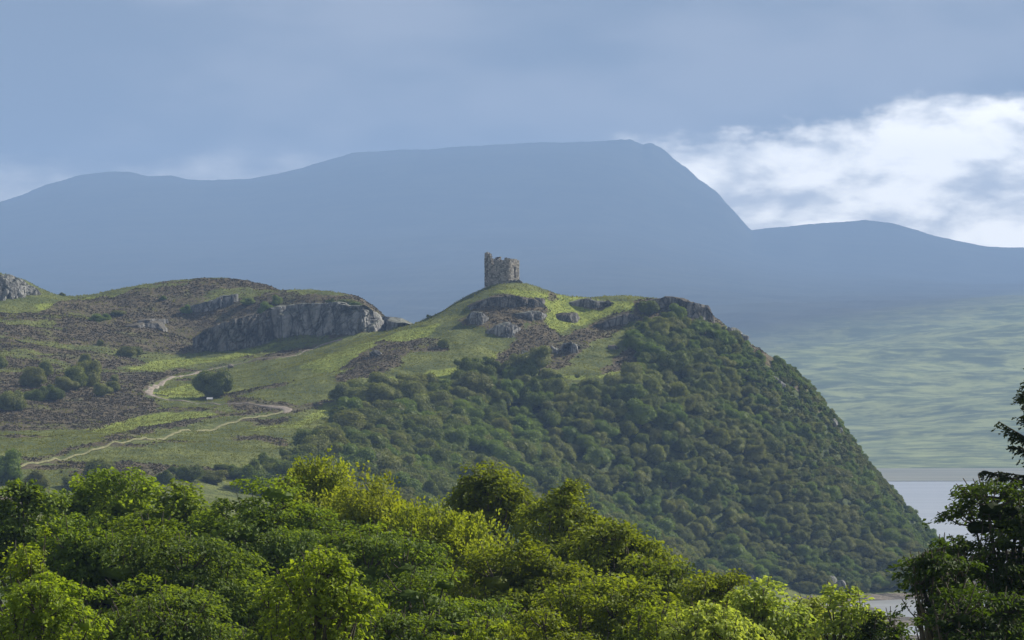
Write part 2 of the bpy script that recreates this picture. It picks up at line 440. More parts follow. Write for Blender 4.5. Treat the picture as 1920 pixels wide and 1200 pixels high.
wf = in_poly(PXg, PYg, WOOD_FLOOR) & (GZ > 2.0)
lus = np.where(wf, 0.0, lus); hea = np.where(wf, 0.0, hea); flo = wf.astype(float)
shore = np.clip((1.6 - GZ) / 1.0, 0, 1)


def blur(a):
    b = a.copy(); b[1:-1, 1:-1] = (a[1:-1, 1:-1] * 2 + a[:-2, 1:-1] + a[2:, 1:-1] + a[1:-1, :-2] + a[1:-1, 2:]) / 6
    return b


hea = blur(hea); lus = blur(lus); flo = blur(blur(flo))
# heather stands a little higher than the turf and is lumpier
GZ = GZ + hea * far_w * land * (0.18 + 0.35 * np.abs(fbm(GX, GY, 2.6, 2, 77)))


def grid_faces(ny, nx):
    i = np.arange(ny - 1)[:, None] * nx; j = np.arange(nx - 1)[None]
    return np.stack([i + j, i + j + 1, i + nx + j + 1, i + nx + j], -1).reshape(-1, 4)


me = mk_mesh('hillside', np.stack([GX, GY, GZ], -1).reshape(-1, 3), [grid_faces(*GX.shape)], [M['terrain']], smooth=True)
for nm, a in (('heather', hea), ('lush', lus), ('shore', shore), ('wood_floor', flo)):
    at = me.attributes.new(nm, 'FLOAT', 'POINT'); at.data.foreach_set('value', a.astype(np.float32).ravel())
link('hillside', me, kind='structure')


def H(x, y):
    x = np.asarray(x, float); y = np.asarray(y, float)
    i = np.clip(np.searchsorted(gx, x) - 1, 0, len(gx) - 2); j = np.clip(np.searchsorted(gy, y) - 1, 0, len(gy) - 2)
    u = np.clip((x - gx[i]) / (gx[i + 1] - gx[i]), 0, 1); v = np.clip((y - gy[j]) / (gy[j + 1] - gy[j]), 0, 1)
    return (GZ[j, i] * (1 - u) + GZ[j, i + 1] * u) * (1 - v) + (GZ[j + 1, i] * (1 - u) + GZ[j + 1, i + 1] * u) * v


def sample(A, x, y):
    i = np.clip(np.searchsorted(gx, x) - 1, 0, len(gx) - 2); j = np.clip(np.searchsorted(gy, y) - 1, 0, len(gy) - 2)
    return A[j, i]


def hit(px, py, lo=660.0, hi=1145.0):
    """First point of the hill seen at a photo pixel; if the ray clears the hill, the point where it passes closest above."""
    D = np.arange(lo, hi, 0.5); p = P(np.full_like(D, px), np.full_like(D, py), D)
    g = p[:, 2] - H(p[:, 0], p[:, 1]); k = np.where(g < 0)[0]
    i = k[0] if len(k) else int(np.argmin(g))
    return np.array([p[i, 0], p[i, 1], H(p[i, 0], p[i, 1])])


def visible(pt, slack=0.3):
    """Fraction test: is the point above the hill along the line of sight."""
    t_ = np.linspace(0.62, 0.995, 160)[:, None]; c = np.array([0, 0, CAMZ]); q = c + (pt - c) * t_
    return np.all(q[:, 2] > H(q[:, 0], q[:, 1]) - slack)


# ------------------------------------------------------------------ far terrain, water
def far_skyline(px):
    xs = [-1400, -400, -120, 0, 40, 85, 150, 200, 245, 275, 320, 350, 400, 460, 520, 570, 620, 660, 700, 800, 900, 1000, 1100, 1150, 1185, 1205, 1222, 1250, 1290, 1310, 1345, 1370, 1408, 1470, 1550, 1620, 1680, 1740, 1800, 1850, 1880, 1920, 2100, 2600, 3400]
    ys = [470, 420, 396, 378, 366, 346, 327, 322, 322, 330, 330, 336, 338, 336, 325, 314, 298, 285, 283, 280, 273, 268, 264, 262, 260, 273, 270, 285, 315, 335, 358, 388, 432, 426, 419, 412, 420, 438, 452, 462, 463, 463, 480, 500, 540]
    return np.interp(px, xs, ys)


def build_far():
    ys = np.concatenate([np.arange(3160, 5200, 26), np.arange(5200, 10300, 55), np.arange(10300, 10640, 16), np.arange(10640, 11800, 90)])
    us = np.concatenate([np.linspace(-0.30, -0.13, 22)[:-1], np.linspace(-0.13, 0.13, 420), np.linspace(0.13, 0.30, 22)[1:]])
    U, Y = np.meshgrid(us, ys); X = U * Y; px = 960 + U * F * 1.0
    sky = far_skyline(px)
    # apparent height of the slope along each bearing: shore flat, then rising to the ridge
    yl = np.empty_like(Y)
    for j in range(Y.shape[1]):
        s = sky[0, j]; sm = float(np.mean(far_skyline(px[0, j] + np.linspace(-170, 170, 15)))); tilt = np.clip((px[0, j] - 960) / 960, -1.2, 1.4)
        yl[:, j] = np.interp(Y[:, j], [3160, 3300, 3700, 4300, 5400, 8900, 9950, 10500], [879, 868, 800 - 12 * tilt, 700 - 22 * tilt, 600 - 38 * tilt, min(530, 0.4 * 600 + 0.6 * sm + 20), max(sm + 22, s + 8), s])
    Z = CAMZ + (780 - yl) / F * Y
    past = np.clip((Y - 10500) / 1000, 0, 1); Z = Z - past * 300
    amp = np.clip((Y - 3250) / 900, 0, 1) * np.clip((10400 - Y) / 1200, 0.0, 1)
    Z = Z + amp * (fbm(X * 0.6, Y, 420, 5, 60) * 26 + (0.35 - np.abs(fbm(X * 0.5, Y, 150, 5, 66))) * 22) * np.clip(1.25 - (Y - 4300) / 2600, 0.35, 1)
    Z = Z + np.clip((Y - 9900) / 500, 0, 1) * fbm(X, Y * 0.3, 70, 4, 71) * (3 + 5 * (np.abs(px - 1290) < 130))
    Z[0, :] = -4
    me = mk_mesh('far_hills', np.stack([X, Y, Z], -1).reshape(-1, 3), [grid_faces(*X.shape)], [M['far']], smooth=True)
    link('far_mountain', me, kind='structure')


def far_mat():
    m, t = new_mat('moorland')
    pos = t.n('ShaderNodeNewGeometry').outputs['Position']
    n = t.noise(t.scale(pos, (0.7, 1, 1.2), (0, R_(-3), R_(6))), 0.014, 7.0, 0.66, 0.5); n2 = t.noise(t.scale(pos, (0.6, 1, 1)), 0.035, 5.0, 0.6)
    sep = t.n('ShaderNodeSeparateXYZ'); t.nt.links.new(pos, sep.inputs[0])
    low = t.ramp(t.math('ADD', sep.outputs[2], t.math('MULTIPLY', t.math('SUBTRACT', n, 0.5), 60.0)), t.math('ADD', t.math('MULTIPLY', sep.outputs[0], 0.19), 45.0), t.math('ADD', t.math('MULTIPLY', sep.outputs[0], 0.19), 92.0), 1.0, 0.0, False)  # green gives way to dark moor at the sunlit limit; cloud shade in the colour
    moor_shade = t.mix(t.ramp(n, 0.42, 0.6), (0.020, 0.022, 0.018), (0.040, 0.042, 0.030))
    n = t.math('ADD', t.math('MULTIPLY', n, 0.45), t.math('MULTIPLY', t.noise(t.scale(pos, (0.6, 1, 1.6), (0, R_(-4), R_(4))), 0.055, 6.0, 0.65, 0.4), 0.55))
    green = t.mix(t.ramp(n, 0.42, 0.60), (0.055, 0.08, 0.035), (0.25, 0.28, 0.11))
    green = t.mix(t.ramp(n2, 0.5, 0.66, 0, 0.5), green, (0.09, 0.13, 0.05))
    c = t.mix(low, moor_shade, green)
    finish(t, principled(t, c, 0.95, 0.1)); return m


M['far'] = far_mat()
build_far()


def water_mat():
    m, t = new_mat('loch_water')
    pos = t.n('ShaderNodeNewGeometry').outputs['Position']
    n = t.noise(t.scale(pos, (0.5, 1, 1)), 1.1, 5.0, 0.6); n2 = t.noise(t.scale(pos, (0.12, 1, 1)), 0.03, 4.0, 0.6)
    h = t.math('ADD', t.math('MULTIPLY', n, 0.25), t.math('MULTIPLY', n2, 2.0))
    finish(t, principled(t, t.mix(t.ramp(n2, 0.4, 0.6), (0.30, 0.31, 0.31), (0.38, 0.385, 0.38)), 0.28, 0.6, bump(t, h, 0.25))); return m


M['water'] = water_mat()


def sheet(name, x0, x1, y0, y1, z, mat, n=2, edge=0.0, seed=0):
    xs = np.linspace(x0, x1, 60); ys = np.linspace(0, 1, 6); X, T = np.meshgrid(xs, ys)
    Y0 = y0 + fbm(xs, xs * 0, 180, 4, seed) * edge; Y = Y0[None] + (y1 - Y0[None]) * T
    link(name, mk_mesh(name, np.stack([X, Y, np.full_like(X, z)], -1).reshape(-1, 3), [grid_faces(*X.shape)], [mat], smooth=True), kind='structure')


sheet('loch_water', -1400, 1400, -70, 3300, 0.0, M['water'])
sheet('sand_flat', -1000, 1100, 2540, 3290, 0.15, M['sand'], edge=40, seed=5)

# ------------------------------------------------------------------ haze
def build_haze():
    g = Geo(); x0, x1, y0, y1, z0, z1 = -3700, 3700, -90, 11900, -6.5, 780
    V = [(x, y, z) for z in (z0, z1) for y in (y0, y1) for x in (x0, x1)]
    g.add(V, [(0, 2, 3, 1), (4, 5, 7, 6), (0, 1, 5, 4), (2, 6, 7, 3), (0, 4, 6, 2), (1, 3, 7, 5)])
    m = bpy.data.materials.new('haze_air'); m.use_nodes = True; nt = m.node_tree; nt.nodes.clear(); t = NT(nt)
    v = t.n('ShaderNodeVolumePrincipled'); v.inputs['Color'].default_value = (0.375, 0.59, 0.97, 1)
    v.inputs['Density'].default_value = 1.3e-4; v.inputs['Anisotropy'].default_value = 0.0
    o = t.n('ShaderNodeOutputMaterial'); nt.links.new(v.outputs[0], o.inputs['Volume'])
    link('haze', g.mesh('haze', [m]), kind='stuff')


build_haze()

# ------------------------------------------------------------------ rocks
def ico(sub):
    bm = bmesh.new(); bmesh.ops.create_icosphere(bm, subdivisions=sub, radius=1.0)
    V = np.array([v.co[:] for v in bm.verts]); Fc = np.array([[v.index for v in f.verts] for f in bm.faces]); bm.free()
    return V, Fc


ICO = {k: ico(k) for k in (1, 2, 3, 4)}


def rock_geo(size, seed, sub=3, planes=14, rough=0.05, depth=0.62):
    r = np.random.default_rng(seed); V, Fc = ICO[sub]; V = V * 1.25
    for _ in range(planes):
        n = r.normal(size=3); n[2] *= 0.75; n /= np.linalg.norm(n); d = r.uniform(depth, 0.98)
        k = V @ n; V = V - np.clip(k - d, 0, None)[:, None] * n
    V = V + (fbm(V[:, 0] * 3 + seed, V[:, 2] * 3 + V[:, 1] * 2, 1.0, 3, seed)[:, None] * rough) * (V / (np.linalg.norm(V, axis=1)[:, None] + 1e-6))
    return V * np.asarray(size), Fc


def rotz(V, a, tilt=0.0):
    c, s = math.cos(a), math.sin(a); V = V @ np.array([[1, 0, 0], [0, math.cos(tilt), math.sin(tilt)], [0, -math.sin(tilt), math.cos(tilt)]])
    return V @ np.array([[c, s, 0], [-s, c, 0], [0, 0, 1]])


def roty(V, a):
    c, s = math.cos(a), math.sin(a); return V @ np.array([[c, 0, -s], [0, 1, 0], [s, 0, c]])


def facets(u, v, seed, cell=(3.0, 4.0), shear=0.45):
    """Blocky offset field: leaning columns and blocks, each with its own depth and tilt (metres in, metres out)."""
    out = np.zeros_like(u); 
    for cw, ch, amp, sd in ((cell[0] * 1.9, cell[1] * 1.8, 1.0, 1), (cell[0] * 0.8, cell[1] * 0.9, 0.5, 2), (cell[0] * 0.35, cell[1] * 0.4, 0.22, 3)):
        a = (u - v * shear + fbm(u, v, cw, 2, seed + 5 + sd) * cw * 0.5) / cw; b = (v + fbm(u, v, ch, 2, seed + 9 + sd) * ch * 0.4) / ch
        best = np.full(u.shape, 1e9); val = np.zeros_like(u); second = best.copy()
        ia, ib = np.floor(a), np.floor(b)
        for da in (-1, 0, 1):
            for db in (-1, 0, 1):
                ca, cb = ia + da, ib + db; jx = vnoise(ca + .001, cb + .001, seed + sd * 7); jy = vnoise(ca + .001, cb + .001, seed + sd * 7 + 1); h = vnoise(ca + .001, cb + .001, seed + sd * 7 + 2); tl = vnoise(ca + .001, cb + .001, seed + sd * 7 + 3) - 0.5
                d = np.hypot(a - ca - jx, (b - cb - jy)); up = d < best
                second = np.where(up, best, np.minimum(second, d)); val = np.where(up, (h - 0.5) + tl * 1.3 * (a - ca - jx), val); best = np.where(up, d, best)
        out += val * amp - np.clip(1 - (second - best) / 0.13, 0, 1) * 0.35 * amp
    return out


def cliff(name, top, foot, label, seed, step=3.2, mat='rock', back=3.0, cat='cliff', res=0.28):
    """One solid rock face between a top edge and a foot line (photo pixels found on the hill), bedded into the slope behind."""
    x0, x1 = foot[0][0], foot[-1][0]; m = max(24, int((x1 - x0) * 0.125 / res)); px = np.linspace(x0, x1, m)
    fy = np.interp(px, [p[0] for p in foot], [p[1] for p in foot]); ty = np.interp(px, [p[0] for p in top], [p[1] for p in top])
    ty = ty + fbm(px, px * 0, 26, 4, seed) * 5.0 * np.minimum(1, (fy - ty) / 16)
    B = np.array([hit(a, b) for a, b in zip(px, fy)]); 
    for _ in range(12): B[1:-1] = (B[:-2] + 2 * B[1:-1] + B[2:]) / 4
    hgt = np.maximum((fy - ty) * B[:, 1] / F, 0.3); hm = hgt.max(); nv = max(10, int(hm / res))
    d = np.gradient(B[:, :2], axis=0); d /= np.linalg.norm(d, axis=1)[:, None]; nrm = np.stack([d[:, 1], -d[:, 0]], 1)
    nrm = np.where(nrm[:, 1:] > 0, -nrm, nrm); s = np.concatenate([[0], np.cumsum(np.linalg.norm(np.diff(B[:, :2], axis=0), axis=1))])
    V = np.linspace(-0.14, 1.0, nv); S, T = np.meshgrid(s, V); Z = T * hgt[None]
    off = facets(S, Z, seed * 10, (step, step * 1.25)) * min(1.0, hm / 6) * 1.15 + 0.5 * back * 0.4
    off = off - Z * 0.22 - np.clip(T - 0.82, 0, 1) * 1.6 * np.minimum(1, hgt[None] / 5)
    end = np.clip(np.minimum(S, s[-1] - S) / 3.0, 0, 1); off = off * end - (1 - end) * 1.5
    X = B[None, :, 0] + nrm[None, :, 0] * off; Y = B[None, :, 1] + nrm[None, :, 1] * off; ZZ = B[None, :, 2] + Z + fbm(S, Z, 1.2, 3, seed + 3) * 0.12
    # rounded head running back into the hill
    rows = [np.stack([X, Y, ZZ], -1)]
    for k, (bk, dz) in enumerate(((0.7, 0.12), (1.6, 0.1), (3.0, -0.15), (back + 3.0, -1.6), (back + 4.0, -6.0))):
        w = fbm(s, s * 0 + k, 1.8, 3, seed + 20 + k) * 0.3
        rows.append(np.stack([X[-1] - nrm[:, 0] * bk, Y[-1] - nrm[:, 1] * bk, ZZ[-1] + dz + w], -1)[None])
    A = np.concatenate(rows); org = B[m // 2]
    link(name, mk_mesh(name, (A - org).reshape(-1, 3), [grid_faces(A.shape[0], A.shape[1])], [M[mat]]), loc=org, label=label, cat=cat)


cliff('cliff', [(515, 580), (540, 574), (580, 570), (620, 568), (680, 577), (712, 588), (733, 606)],
      [(515, 638), (550, 628), (600, 629), (680, 624), (733, 618)], 'pale grey fissured cliff at the right end of the left hill', 11, 3.0)
cliff('cliff', [(352, 634), (380, 622), (400, 612), (440, 604), (480, 590), (520, 580)],
      [(352, 652), (400, 660), (440, 659), (500, 643), (522, 637)], 'darker lower cliff with heather on top, left of the pale one', 16, 2.4, 'rock_dark')
cliff('rock_ledge', [(345, 578), (390, 566), (420, 556), (450, 550)], [(345, 586), (390, 583), (420, 577), (452, 566)], 'narrow grey rock ledge high on the heather above the cliff', 12, 2.0, back=1.6, cat='rock outcrop')
cliff('crag', [(-60, 505), (0, 516), (30, 514), (44, 522), (62, 535), (84, 552)], [(-60, 570), (0, 566), (40, 556), (62, 552), (84, 556)], 'pale rugged crag on the skyline at the left edge', 13, 2.6, back=2.4, cat='crag')
cliff('rock_outcrop', [(250, 612), (290, 598), (320, 600)], [(250, 618), (290, 612), (322, 610)], 'small grey outcrop in dark heather left of the cliff', 14, 1.6, 'rock_dark', back=1.2, cat='rock outcrop')


def outcrop(px, py, w, h, label, seed, mat='rock', n=4, cat='rock outcrop', name='rock_outcrop', sub=3, lift=0.0):
    """A group of angular blocks bedded in the hill; w, h in photo pixels."""
    r = np.random.default_rng(seed); g = Geo(); b0 = hit(px, py); mp = b0[1] / F; W, Hh = w * mp, h * mp
    for i in range(n):
        fx = (i + 0.5) / n - 0.5 + r.uniform(-.12, .12); s = r.uniform(0.75, 1.2) * (1.2 - abs(fx) * 0.8)
        V, Fc = rock_geo((W / n * 0.95 * s, max(W / n, Hh) * 0.7 * s, Hh * 0.55 * s), seed * 50 + i, sub, 15, 0.04)
        V = roty(V, r.uniform(0.0, 0.35)); V = rotz(V, r.uniform(-1, 1), 0.0)
        x, y = b0[0] + fx * W, b0[1] + r.uniform(-.1, .4) * Hh
        g.add(V + np.array([x - b0[0], y - b0[1], float(H(x, y)) - b0[2] + Hh * (0.25 + lift)]), Fc)
    link(name, g.mesh(name, [M[mat]]), loc=b0, label=label, cat=cat)


outcrop(1133, 574, 18, 11, 'dark rounded rock beside the small grey rock on the grass ridge', 26, 'rock_dark', 2)
outcrop(1012, 570, 16, 16, 'steep dark rock rib in the turf right of the castle foot', 31, 'rock_dark', 2)
outcrop(1040, 664, 14, 16, 'pale upright rock at the end of the heather bank', 27, n=2)
outcrop(990, 668, 24, 9, 'low grey rock beside the topmost trees of the wood', 33, n=2)
outcrop(706, 668, 22, 9, 'small rock in the dark heather patch on the lower spur', 35, n=2)
outcrop(1382, 632, 32, 18, 'grey rock jutting from the skyline among scrub', 29, n=3)
outcrop(1457, 722, 20, 14, 'lone grey rock in the scrub below the right skyline', 36, n=2)
outcrop(1570, 812, 16, 20, 'tall pale rock face low on the right skyline', 30, n=2)
outcrop(1645, 968, 16, 16, 'small grey rock in the trees above the water', 37, n=2)
outcrop(1150, 655, 18, 9, 'little dark rock in grass above the wood', 38, 'rock_dark', 2)
outcrop(965, 529, 24, 7, 'flat pale rock slab at the foot of the castle', 39, n=3, cat='rock slab', name='rock_slab')
outcrop(1400, 1096, 40, 26, 'pale rock face half hidden in trees at the shore', 40, n=3)
outcrop(1560, 1104, 34, 22, 'grey rocks under the wood at the water edge', 41, n=3)
cliff('rock_outcrop', [(866, 596), (880, 588), (905, 588), (922, 597)], [(866, 602), (880, 607), (905, 609), (924, 604)], 'rounded grey slab outcrop low on the left of the castle knoll', 21, 1.6, back=1.6, cat='rock outcrop')
cliff('rock_outcrop', [(878, 582), (905, 562), (930, 557), (965, 558), (1000, 562), (1024, 578)], [(878, 586), (905, 575), (930, 574), (965, 575), (1000, 574), (1026, 586)], 'dark heathery rock band just below the castle', 22, 1.8, 'rock_dark', back=2.0, cat='rock outcrop')
cliff('rock_outcrop', [(975, 588), (990, 585), (1010, 583), (1032, 592)], [(975, 600), (990, 602), (1010, 602), (1034, 602)], 'grey rock step at the right end of the band below the castle', 23, 1.5, back=1.5, cat='rock outcrop')
cliff('rock_outcrop', [(918, 624), (935, 610), (960, 606), (982, 616)], [(918, 630), (935, 632), (960, 634), (984, 624)], 'grey dome of rock below the castle knoll, above the heather bank', 24, 1.8, back=1.8, cat='rock outcrop')
cliff('rock_outcrop', [(1080, 572), (1095, 563), (1116, 566), (1140, 568)], [(1080, 580), (1095, 577), (1116, 579), (1142, 580)], 'small grey rocks on the bright grass right of the castle', 25, 1.3, back=1.3, cat='rock outcrop')
cliff('rock_outcrop', [(1052, 600), (1066, 590), (1085, 590), (1096, 598)], [(1052, 606), (1066, 605), (1085, 604), (1098, 602)], 'dark rocky hummock on the sunny grass below the small grey rocks', 32, 1.5, 'rock_dark', back=1.5, cat='rock outcrop')
cliff('rock_outcrop', [(1130, 610), (1150, 598), (1180, 590), (1195, 596)], [(1130, 618), (1150, 612), (1180, 606), (1198, 604)], 'dark rock step in heather above the wood', 34, 1.8, 'rock_dark', back=1.6, cat='rock outcrop')
cliff('rock_outcrop', [(1060, 652), (1075, 644), (1092, 650)], [(1060, 662), (1075, 664), (1094, 658)], 'angular grey rocks right of the pale upright rock', 28, 1.2, back=1.2, cat='rock outcrop')
# summit crag on the right end of the ridge
cliff('crag', [(1185, 568), (1230, 560), (1262, 556), (1300, 568), (1330, 574), (1346, 600)], [(1185, 576), (1230, 582), (1262, 585), (1300, 596), (1330, 603), (1350, 612)],
      'dark broken crag on the right end of the castle ridge', 15, 2.0, 'rock_dark', back=2.6, cat='crag')

# ------------------------------------------------------------------ castle
def castle():
    org = hit(940, 531, 960, 1010); r = np.random.default_rng(5)
    m, t = new_mat('castle_stone')
    geo = t.n('ShaderNodeNewGeometry'); isl = geo.outputs['Random Per Island']; n = t.noise(geo.outputs['Position'], 0.6, 5.0)
    c = t.mix(isl, (0.11, 0.105, 0.092), (0.40, 0.38, 0.335)); c = t.mix(t.ramp(n, 0.45, 0.7, 0, 0.3), c, (0.22, 0.165, 0.115))
    c = t.mix(t.ramp(t.noise(geo.outputs['Position'], 1.8, 4.0), 0.55, 0.7, 0, 0.7), c, (0.07, 0.075, 0.06))
    finish(t, principled(t, c, 0.92, 0.2, bump(t, t.noise(geo.outputs['Position'], 8.0, 4.0), 0.05)))
    mort = simple_noise_mat('castle_core', (0.07, 0.064, 0.054), (0.15, 0.135, 0.11), 2.0)
    root = link('castle_ruin', None, loc=org, label='ruined square stone tower with a tall broken corner on the hilltop', cat='castle ruin')
    a = R_(32); C = P(951, 525, 1000.0); C[2] = 0
    ul = np.array([-math.cos(a), math.sin(a)]); ur = np.array([math.sin(a), math.cos(a)])
    L1, L2, rad = 6.3, 5.4, 1.3
    c2 = C[:2]
    pts = [c2 + ul * L1]
    for k in range(5):      # rounded near corner
        th = k / 4 * math.pi / 2; ctr = c2 + ul * rad + ur * rad
        pts.append(ctr - ur * rad * math.cos(th) - ul * rad * math.sin(th))
    pts += [c2 + ur * L2, c2 + ur * L2 + ul * L1]
    zt = lambda y: CAMZ + (780 - y) * 0.125
    prof_px = [900, 905, 916, 919, 921, 925, 928, 936, 941, 945, 950, 958, 968, 974]; prof_z = [zt(v) for v in (471, 471, 473, 483, 494, 496, 487, 486, 491, 486, 482, 484, 485, 488)]
    stones = Geo()
    for w in range(len(pts)):
        p0 = np.array(pts[w]); p1 = np.array(pts[(w + 1) % len(pts)]); L = np.linalg.norm(p1 - p0); d = (p1 - p0) / L; nrm = np.array([d[1], -d[0]])
        if np.dot(nrm, p0 - (c2 + ul * L1 / 2 + ur * L2 / 2)) < 0: nrm = -nrm
        back = w >= 6
        right = w == 5
        def top_at(s):
            q = p0 + d * s
            if back:
                f = s / L
                return (zt(487) - 0.9 * math.sin(f * 3.1) if w == 6 else zt(479) - 1.6 * math.sin(f * 2.9)) + 0.35 * vnoise(np.array([s * 1.7]), np.array([w * 3.0]))[0]
            px, _ = proj(np.array([q[0], q[1], 74.0])); return float(np.interp(px, prof_px, prof_z)) + 0.2 * (vnoise(np.array([s * 2.3]), np.array([w * 5.0]))[0] - 0.5)
        slit = (L - 2.25, L - 1.6, 71.4, 74.1) if right else None
        def box(g, s0, s1, t0, t1, z0, z1, j=0.0):
            V = []
            for z in (z0, z1):
                for s_, t_ in ((s0, t0), (s1, t0), (s1, t1), (s0, t1)):
                    q = p0 + d * s_ + nrm * t_; V.append([q[0] - org[0], q[1] - org[1], z - org[2]])
            V = np.array(V) + r.uniform(-j, j, (8, 3)); g.add(V, [(0, 3, 2, 1), (4, 5, 6, 7), (0, 1, 5, 4), (1, 2, 6, 5), (2, 3, 7, 6), (3, 0, 4, 7)])
        core = Geo(); s = 0.0
        while s < L - 1e-6:
            e = min(s + 0.45, L); 
            if slit and s < slit[0] < e: e = slit[0]
            elif slit and s < slit[1] < e: e = slit[1]
            q = p0 + d * (s + e) / 2; zb = float(H(q[0], q[1])) - 1.2; zt_ = top_at((s + e) / 2) - 0.1 + r.uniform(-.12, .1)
            if slit and slit[0] - 1e-6 <= s < slit[1] - 1e-6:
                box(core, s, e, -1.05, -0.16, zb, slit[2]); box(core, s, e, -1.05, -0.16, slit[3], zt_)
            else: box(core, s, e, -1.05, -0.16, zb, zt_)
            s = e
        link('wall', core.mesh('wall', [mort]), root)
        for side in (0, 1):     # stones of the outer and inner faces, in irregular courses
            z = float(min(H(*p0), H(*p1))) - 0.6
            while z < 78:
                hh = r.uniform(0.2, 0.38); s = r.uniform(-0.3, 0)
                while s < L:
                    wd = r.uniform(0.3, 0.75); s0, s1 = max(s, -0.03), min(s + wd, L + 0.03)
                    ok = s1 - s0 > 0.12 and z + hh < top_at((s0 + s1) / 2) + 0.12
                    if slit and z + hh > slit[2] and z < slit[3] and s1 > slit[0] and s0 < slit[1]:
                        if s0 < slit[0]: s1 = slit[0]
                        elif s1 > slit[1]: s0 = slit[1]
                        else: ok = False
                    if ok and s1 - s0 > 0.1:
                        o_ = r.uniform(-0.05, 0.07)
                        if side == 0: box(stones, s0 + .02, s1 - .02, -0.3, o_, z + .015, z + hh - .015, 0.025)
                        else: box(stones, s0 + .02, s1 - .02, -1.2 - o_, -0.95, z + .015, z + hh - .015, 0.025)
                    s += wd
                z += hh
        if slit:
            g = Geo(); box(g, slit[0] - .25, slit[1] + .25, -0.5, 0.08, slit[3] + .01, slit[3] + .26, .01); link('lintel', g.mesh('lintel', [m]), root)
            g = Geo(); box(g, slit[0] - .15, slit[1] + .15, -0.5, 0.1, slit[2] - .2, slit[2] - .01, .01); link('sill', g.mesh('sill', [m]), root)
    # rubble along the wall heads
    link('stonework', stones.mesh('stonework', [m]), root, kind='stuff')


castle()

# ------------------------------------------------------------------ paths and small things on the hill
def ribbon(name, pix, width, mat, lift=0.06, step=1.2, kind='structure', world_pts=None, seed=1, smooth=6):
    pts = np.array([hit(a, b)[:2] for a, b in pix]) if world_pts is None else np.asarray(world_pts)
    seg = np.linalg.norm(np.diff(pts, axis=0), axis=1); s = np.concatenate([[0], np.cumsum(seg)]); n = max(4, int(s[-1] / step))
    u = np.linspace(0, s[-1], n); x = np.interp(u, s, pts[:, 0]); y = np.interp(u, s, pts[:, 1])
    for _ in range(smooth):
        x[1:-1] = (x[:-2] + x[1:-1] * 2 + x[2:]) / 4; y[1:-1] = (y[:-2] + y[1:-1] * 2 + y[2:]) / 4
    d = np.stack([np.gradient(x), np.gradient(y)], -1); d /= np.linalg.norm(d, axis=1)[:, None] + 1e-9; nn = np.stack([-d[:, 1], d[:, 0]], -1)
    if isinstance(width, list): width = np.interp(u, s, width)
    wv = width * (1 + 0.6 * fbm(u, u * 0, 6, 3, seed))
    k = 7; T = np.linspace(-0.5, 0.5, k); X = x[:, None] + nn[:, :1] * wv[:, None] * T; Y = y[:, None] + nn[:, 1:] * wv[:, None] * T
    Z = H(X, Y) + lift + 0.03; Z[:, 0] -= 0.25; Z[:, -1] -= 0.25
    link(name, mk_mesh(name, np.stack([X, Y, Z], -1).reshape(-1, 3), [grid_faces(*X.shape)], [M[mat]], smooth=True), kind=kind)


PATH = [(642, 636), (618, 641), (600, 648), (570, 661), (520, 671), (470, 677), (430, 686), (395, 692), (372, 698), (340, 705), (305, 716), (284, 727), (278, 737), (288, 744), (318, 751), (360, 755), (420, 758), (480, 761), (515, 763), (548, 768), (530, 775)]
ribbon('gravel_path', PATH, [1.9, 1.7, .7, .4, .3, .35, .45, .8, 1.3, 1.5, 1.7, 1.9, 2.0, 1.7, 1.1, .6, .45, .8, 1.7, 2.7, 1.5], 'path')
TRACK = [(530, 774), (500, 781), (450, 789), (400, 799), (330, 813), (260, 829), (190, 843), (120, 858), (60, 872), (0, 886), (-60, 900)]
ribbon('grass_track', TRACK, 0.5, 'track', seed=4, lift=0.34, smooth=300)


def boxes(g, c, s, rz=0.0):
    x, y, z = [v / 2 for v in s]
    V = np.array([(i, j, k) for k in (-z, z) for j in (-y, y) for i in (-x, x)]); V = rotz(V, rz) + np.asarray(c)
    g.add(V, [(0, 2, 3, 1), (4, 5, 7, 6), (0, 1, 5, 4), (2, 6, 7, 3), (0, 4, 6, 2), (1, 3, 7, 5)])


def small_things():
    o = hit(433, 690); r = link('stone_block', None, loc=o, label='pale flat boulder at the edge of the path above the round bush', cat='boulder')
    V, Fc = rock_geo((0.85, 0.6, 0.5), 901, 3, 12, .03); g = Geo(); g.add(V, Fc)
    bpy.data.objects.remove(r); link('boulder', g.mesh('boulder', [M['path']]), loc=o + np.array([0, 0, .3]), label='pale flat boulder at the edge of the path above the round bush', cat='boulder')
    o = hit(393, 755); r = link('interpretation_board', None, loc=o, label='pale angled board on two posts in front of the round bush', cat='information board')
    g = Geo(); V = np.array([(-.65, -.25, .75), (.65, -.25, .75), (.65, .25, 1.12), (-.65, .25, 1.12), (-.65, -.27, .69), (.65, -.27, .69), (.65, .23, 1.06), (-.65, .23, 1.06)], float)
    g.add(V, [(0, 1, 2, 3), (4, 7, 6, 5), (0, 4, 5, 1), (1, 5, 6, 2), (2, 6, 7, 3), (3, 7, 4, 0)]); link('board', g.mesh('board', [M['pale_board']]), r)
    for sx in (-.5, .5):
        g = Geo(); boxes(g, (sx, 0, .3), (.1, .1, 1.2)); link('post', g.mesh('post', [M['wood_grey']]), r)


small_things()

# ------------------------------------------------------------------ trees: shared makers
def leaves(c, t_, n_, L, Wd, fold=0.22):
    """Kite-shaped leaves: centres c, direction t_, normal n_."""
    b = np.cross(n_, t_); L = L[:, None]; Wd = Wd[:, None]
    V = np.stack([c - t_ * L * .5 - n_ * L * fold * .4, c + b * Wd * .5 + n_ * L * fold * .3, c + t_ * L * .5 - n_ * L * fold * .6, c - b * Wd * .5 + n_ * L * fold * .3], 1).reshape(-1, 3)
    return V, np.arange(len(c) * 4).reshape(-1, 4)


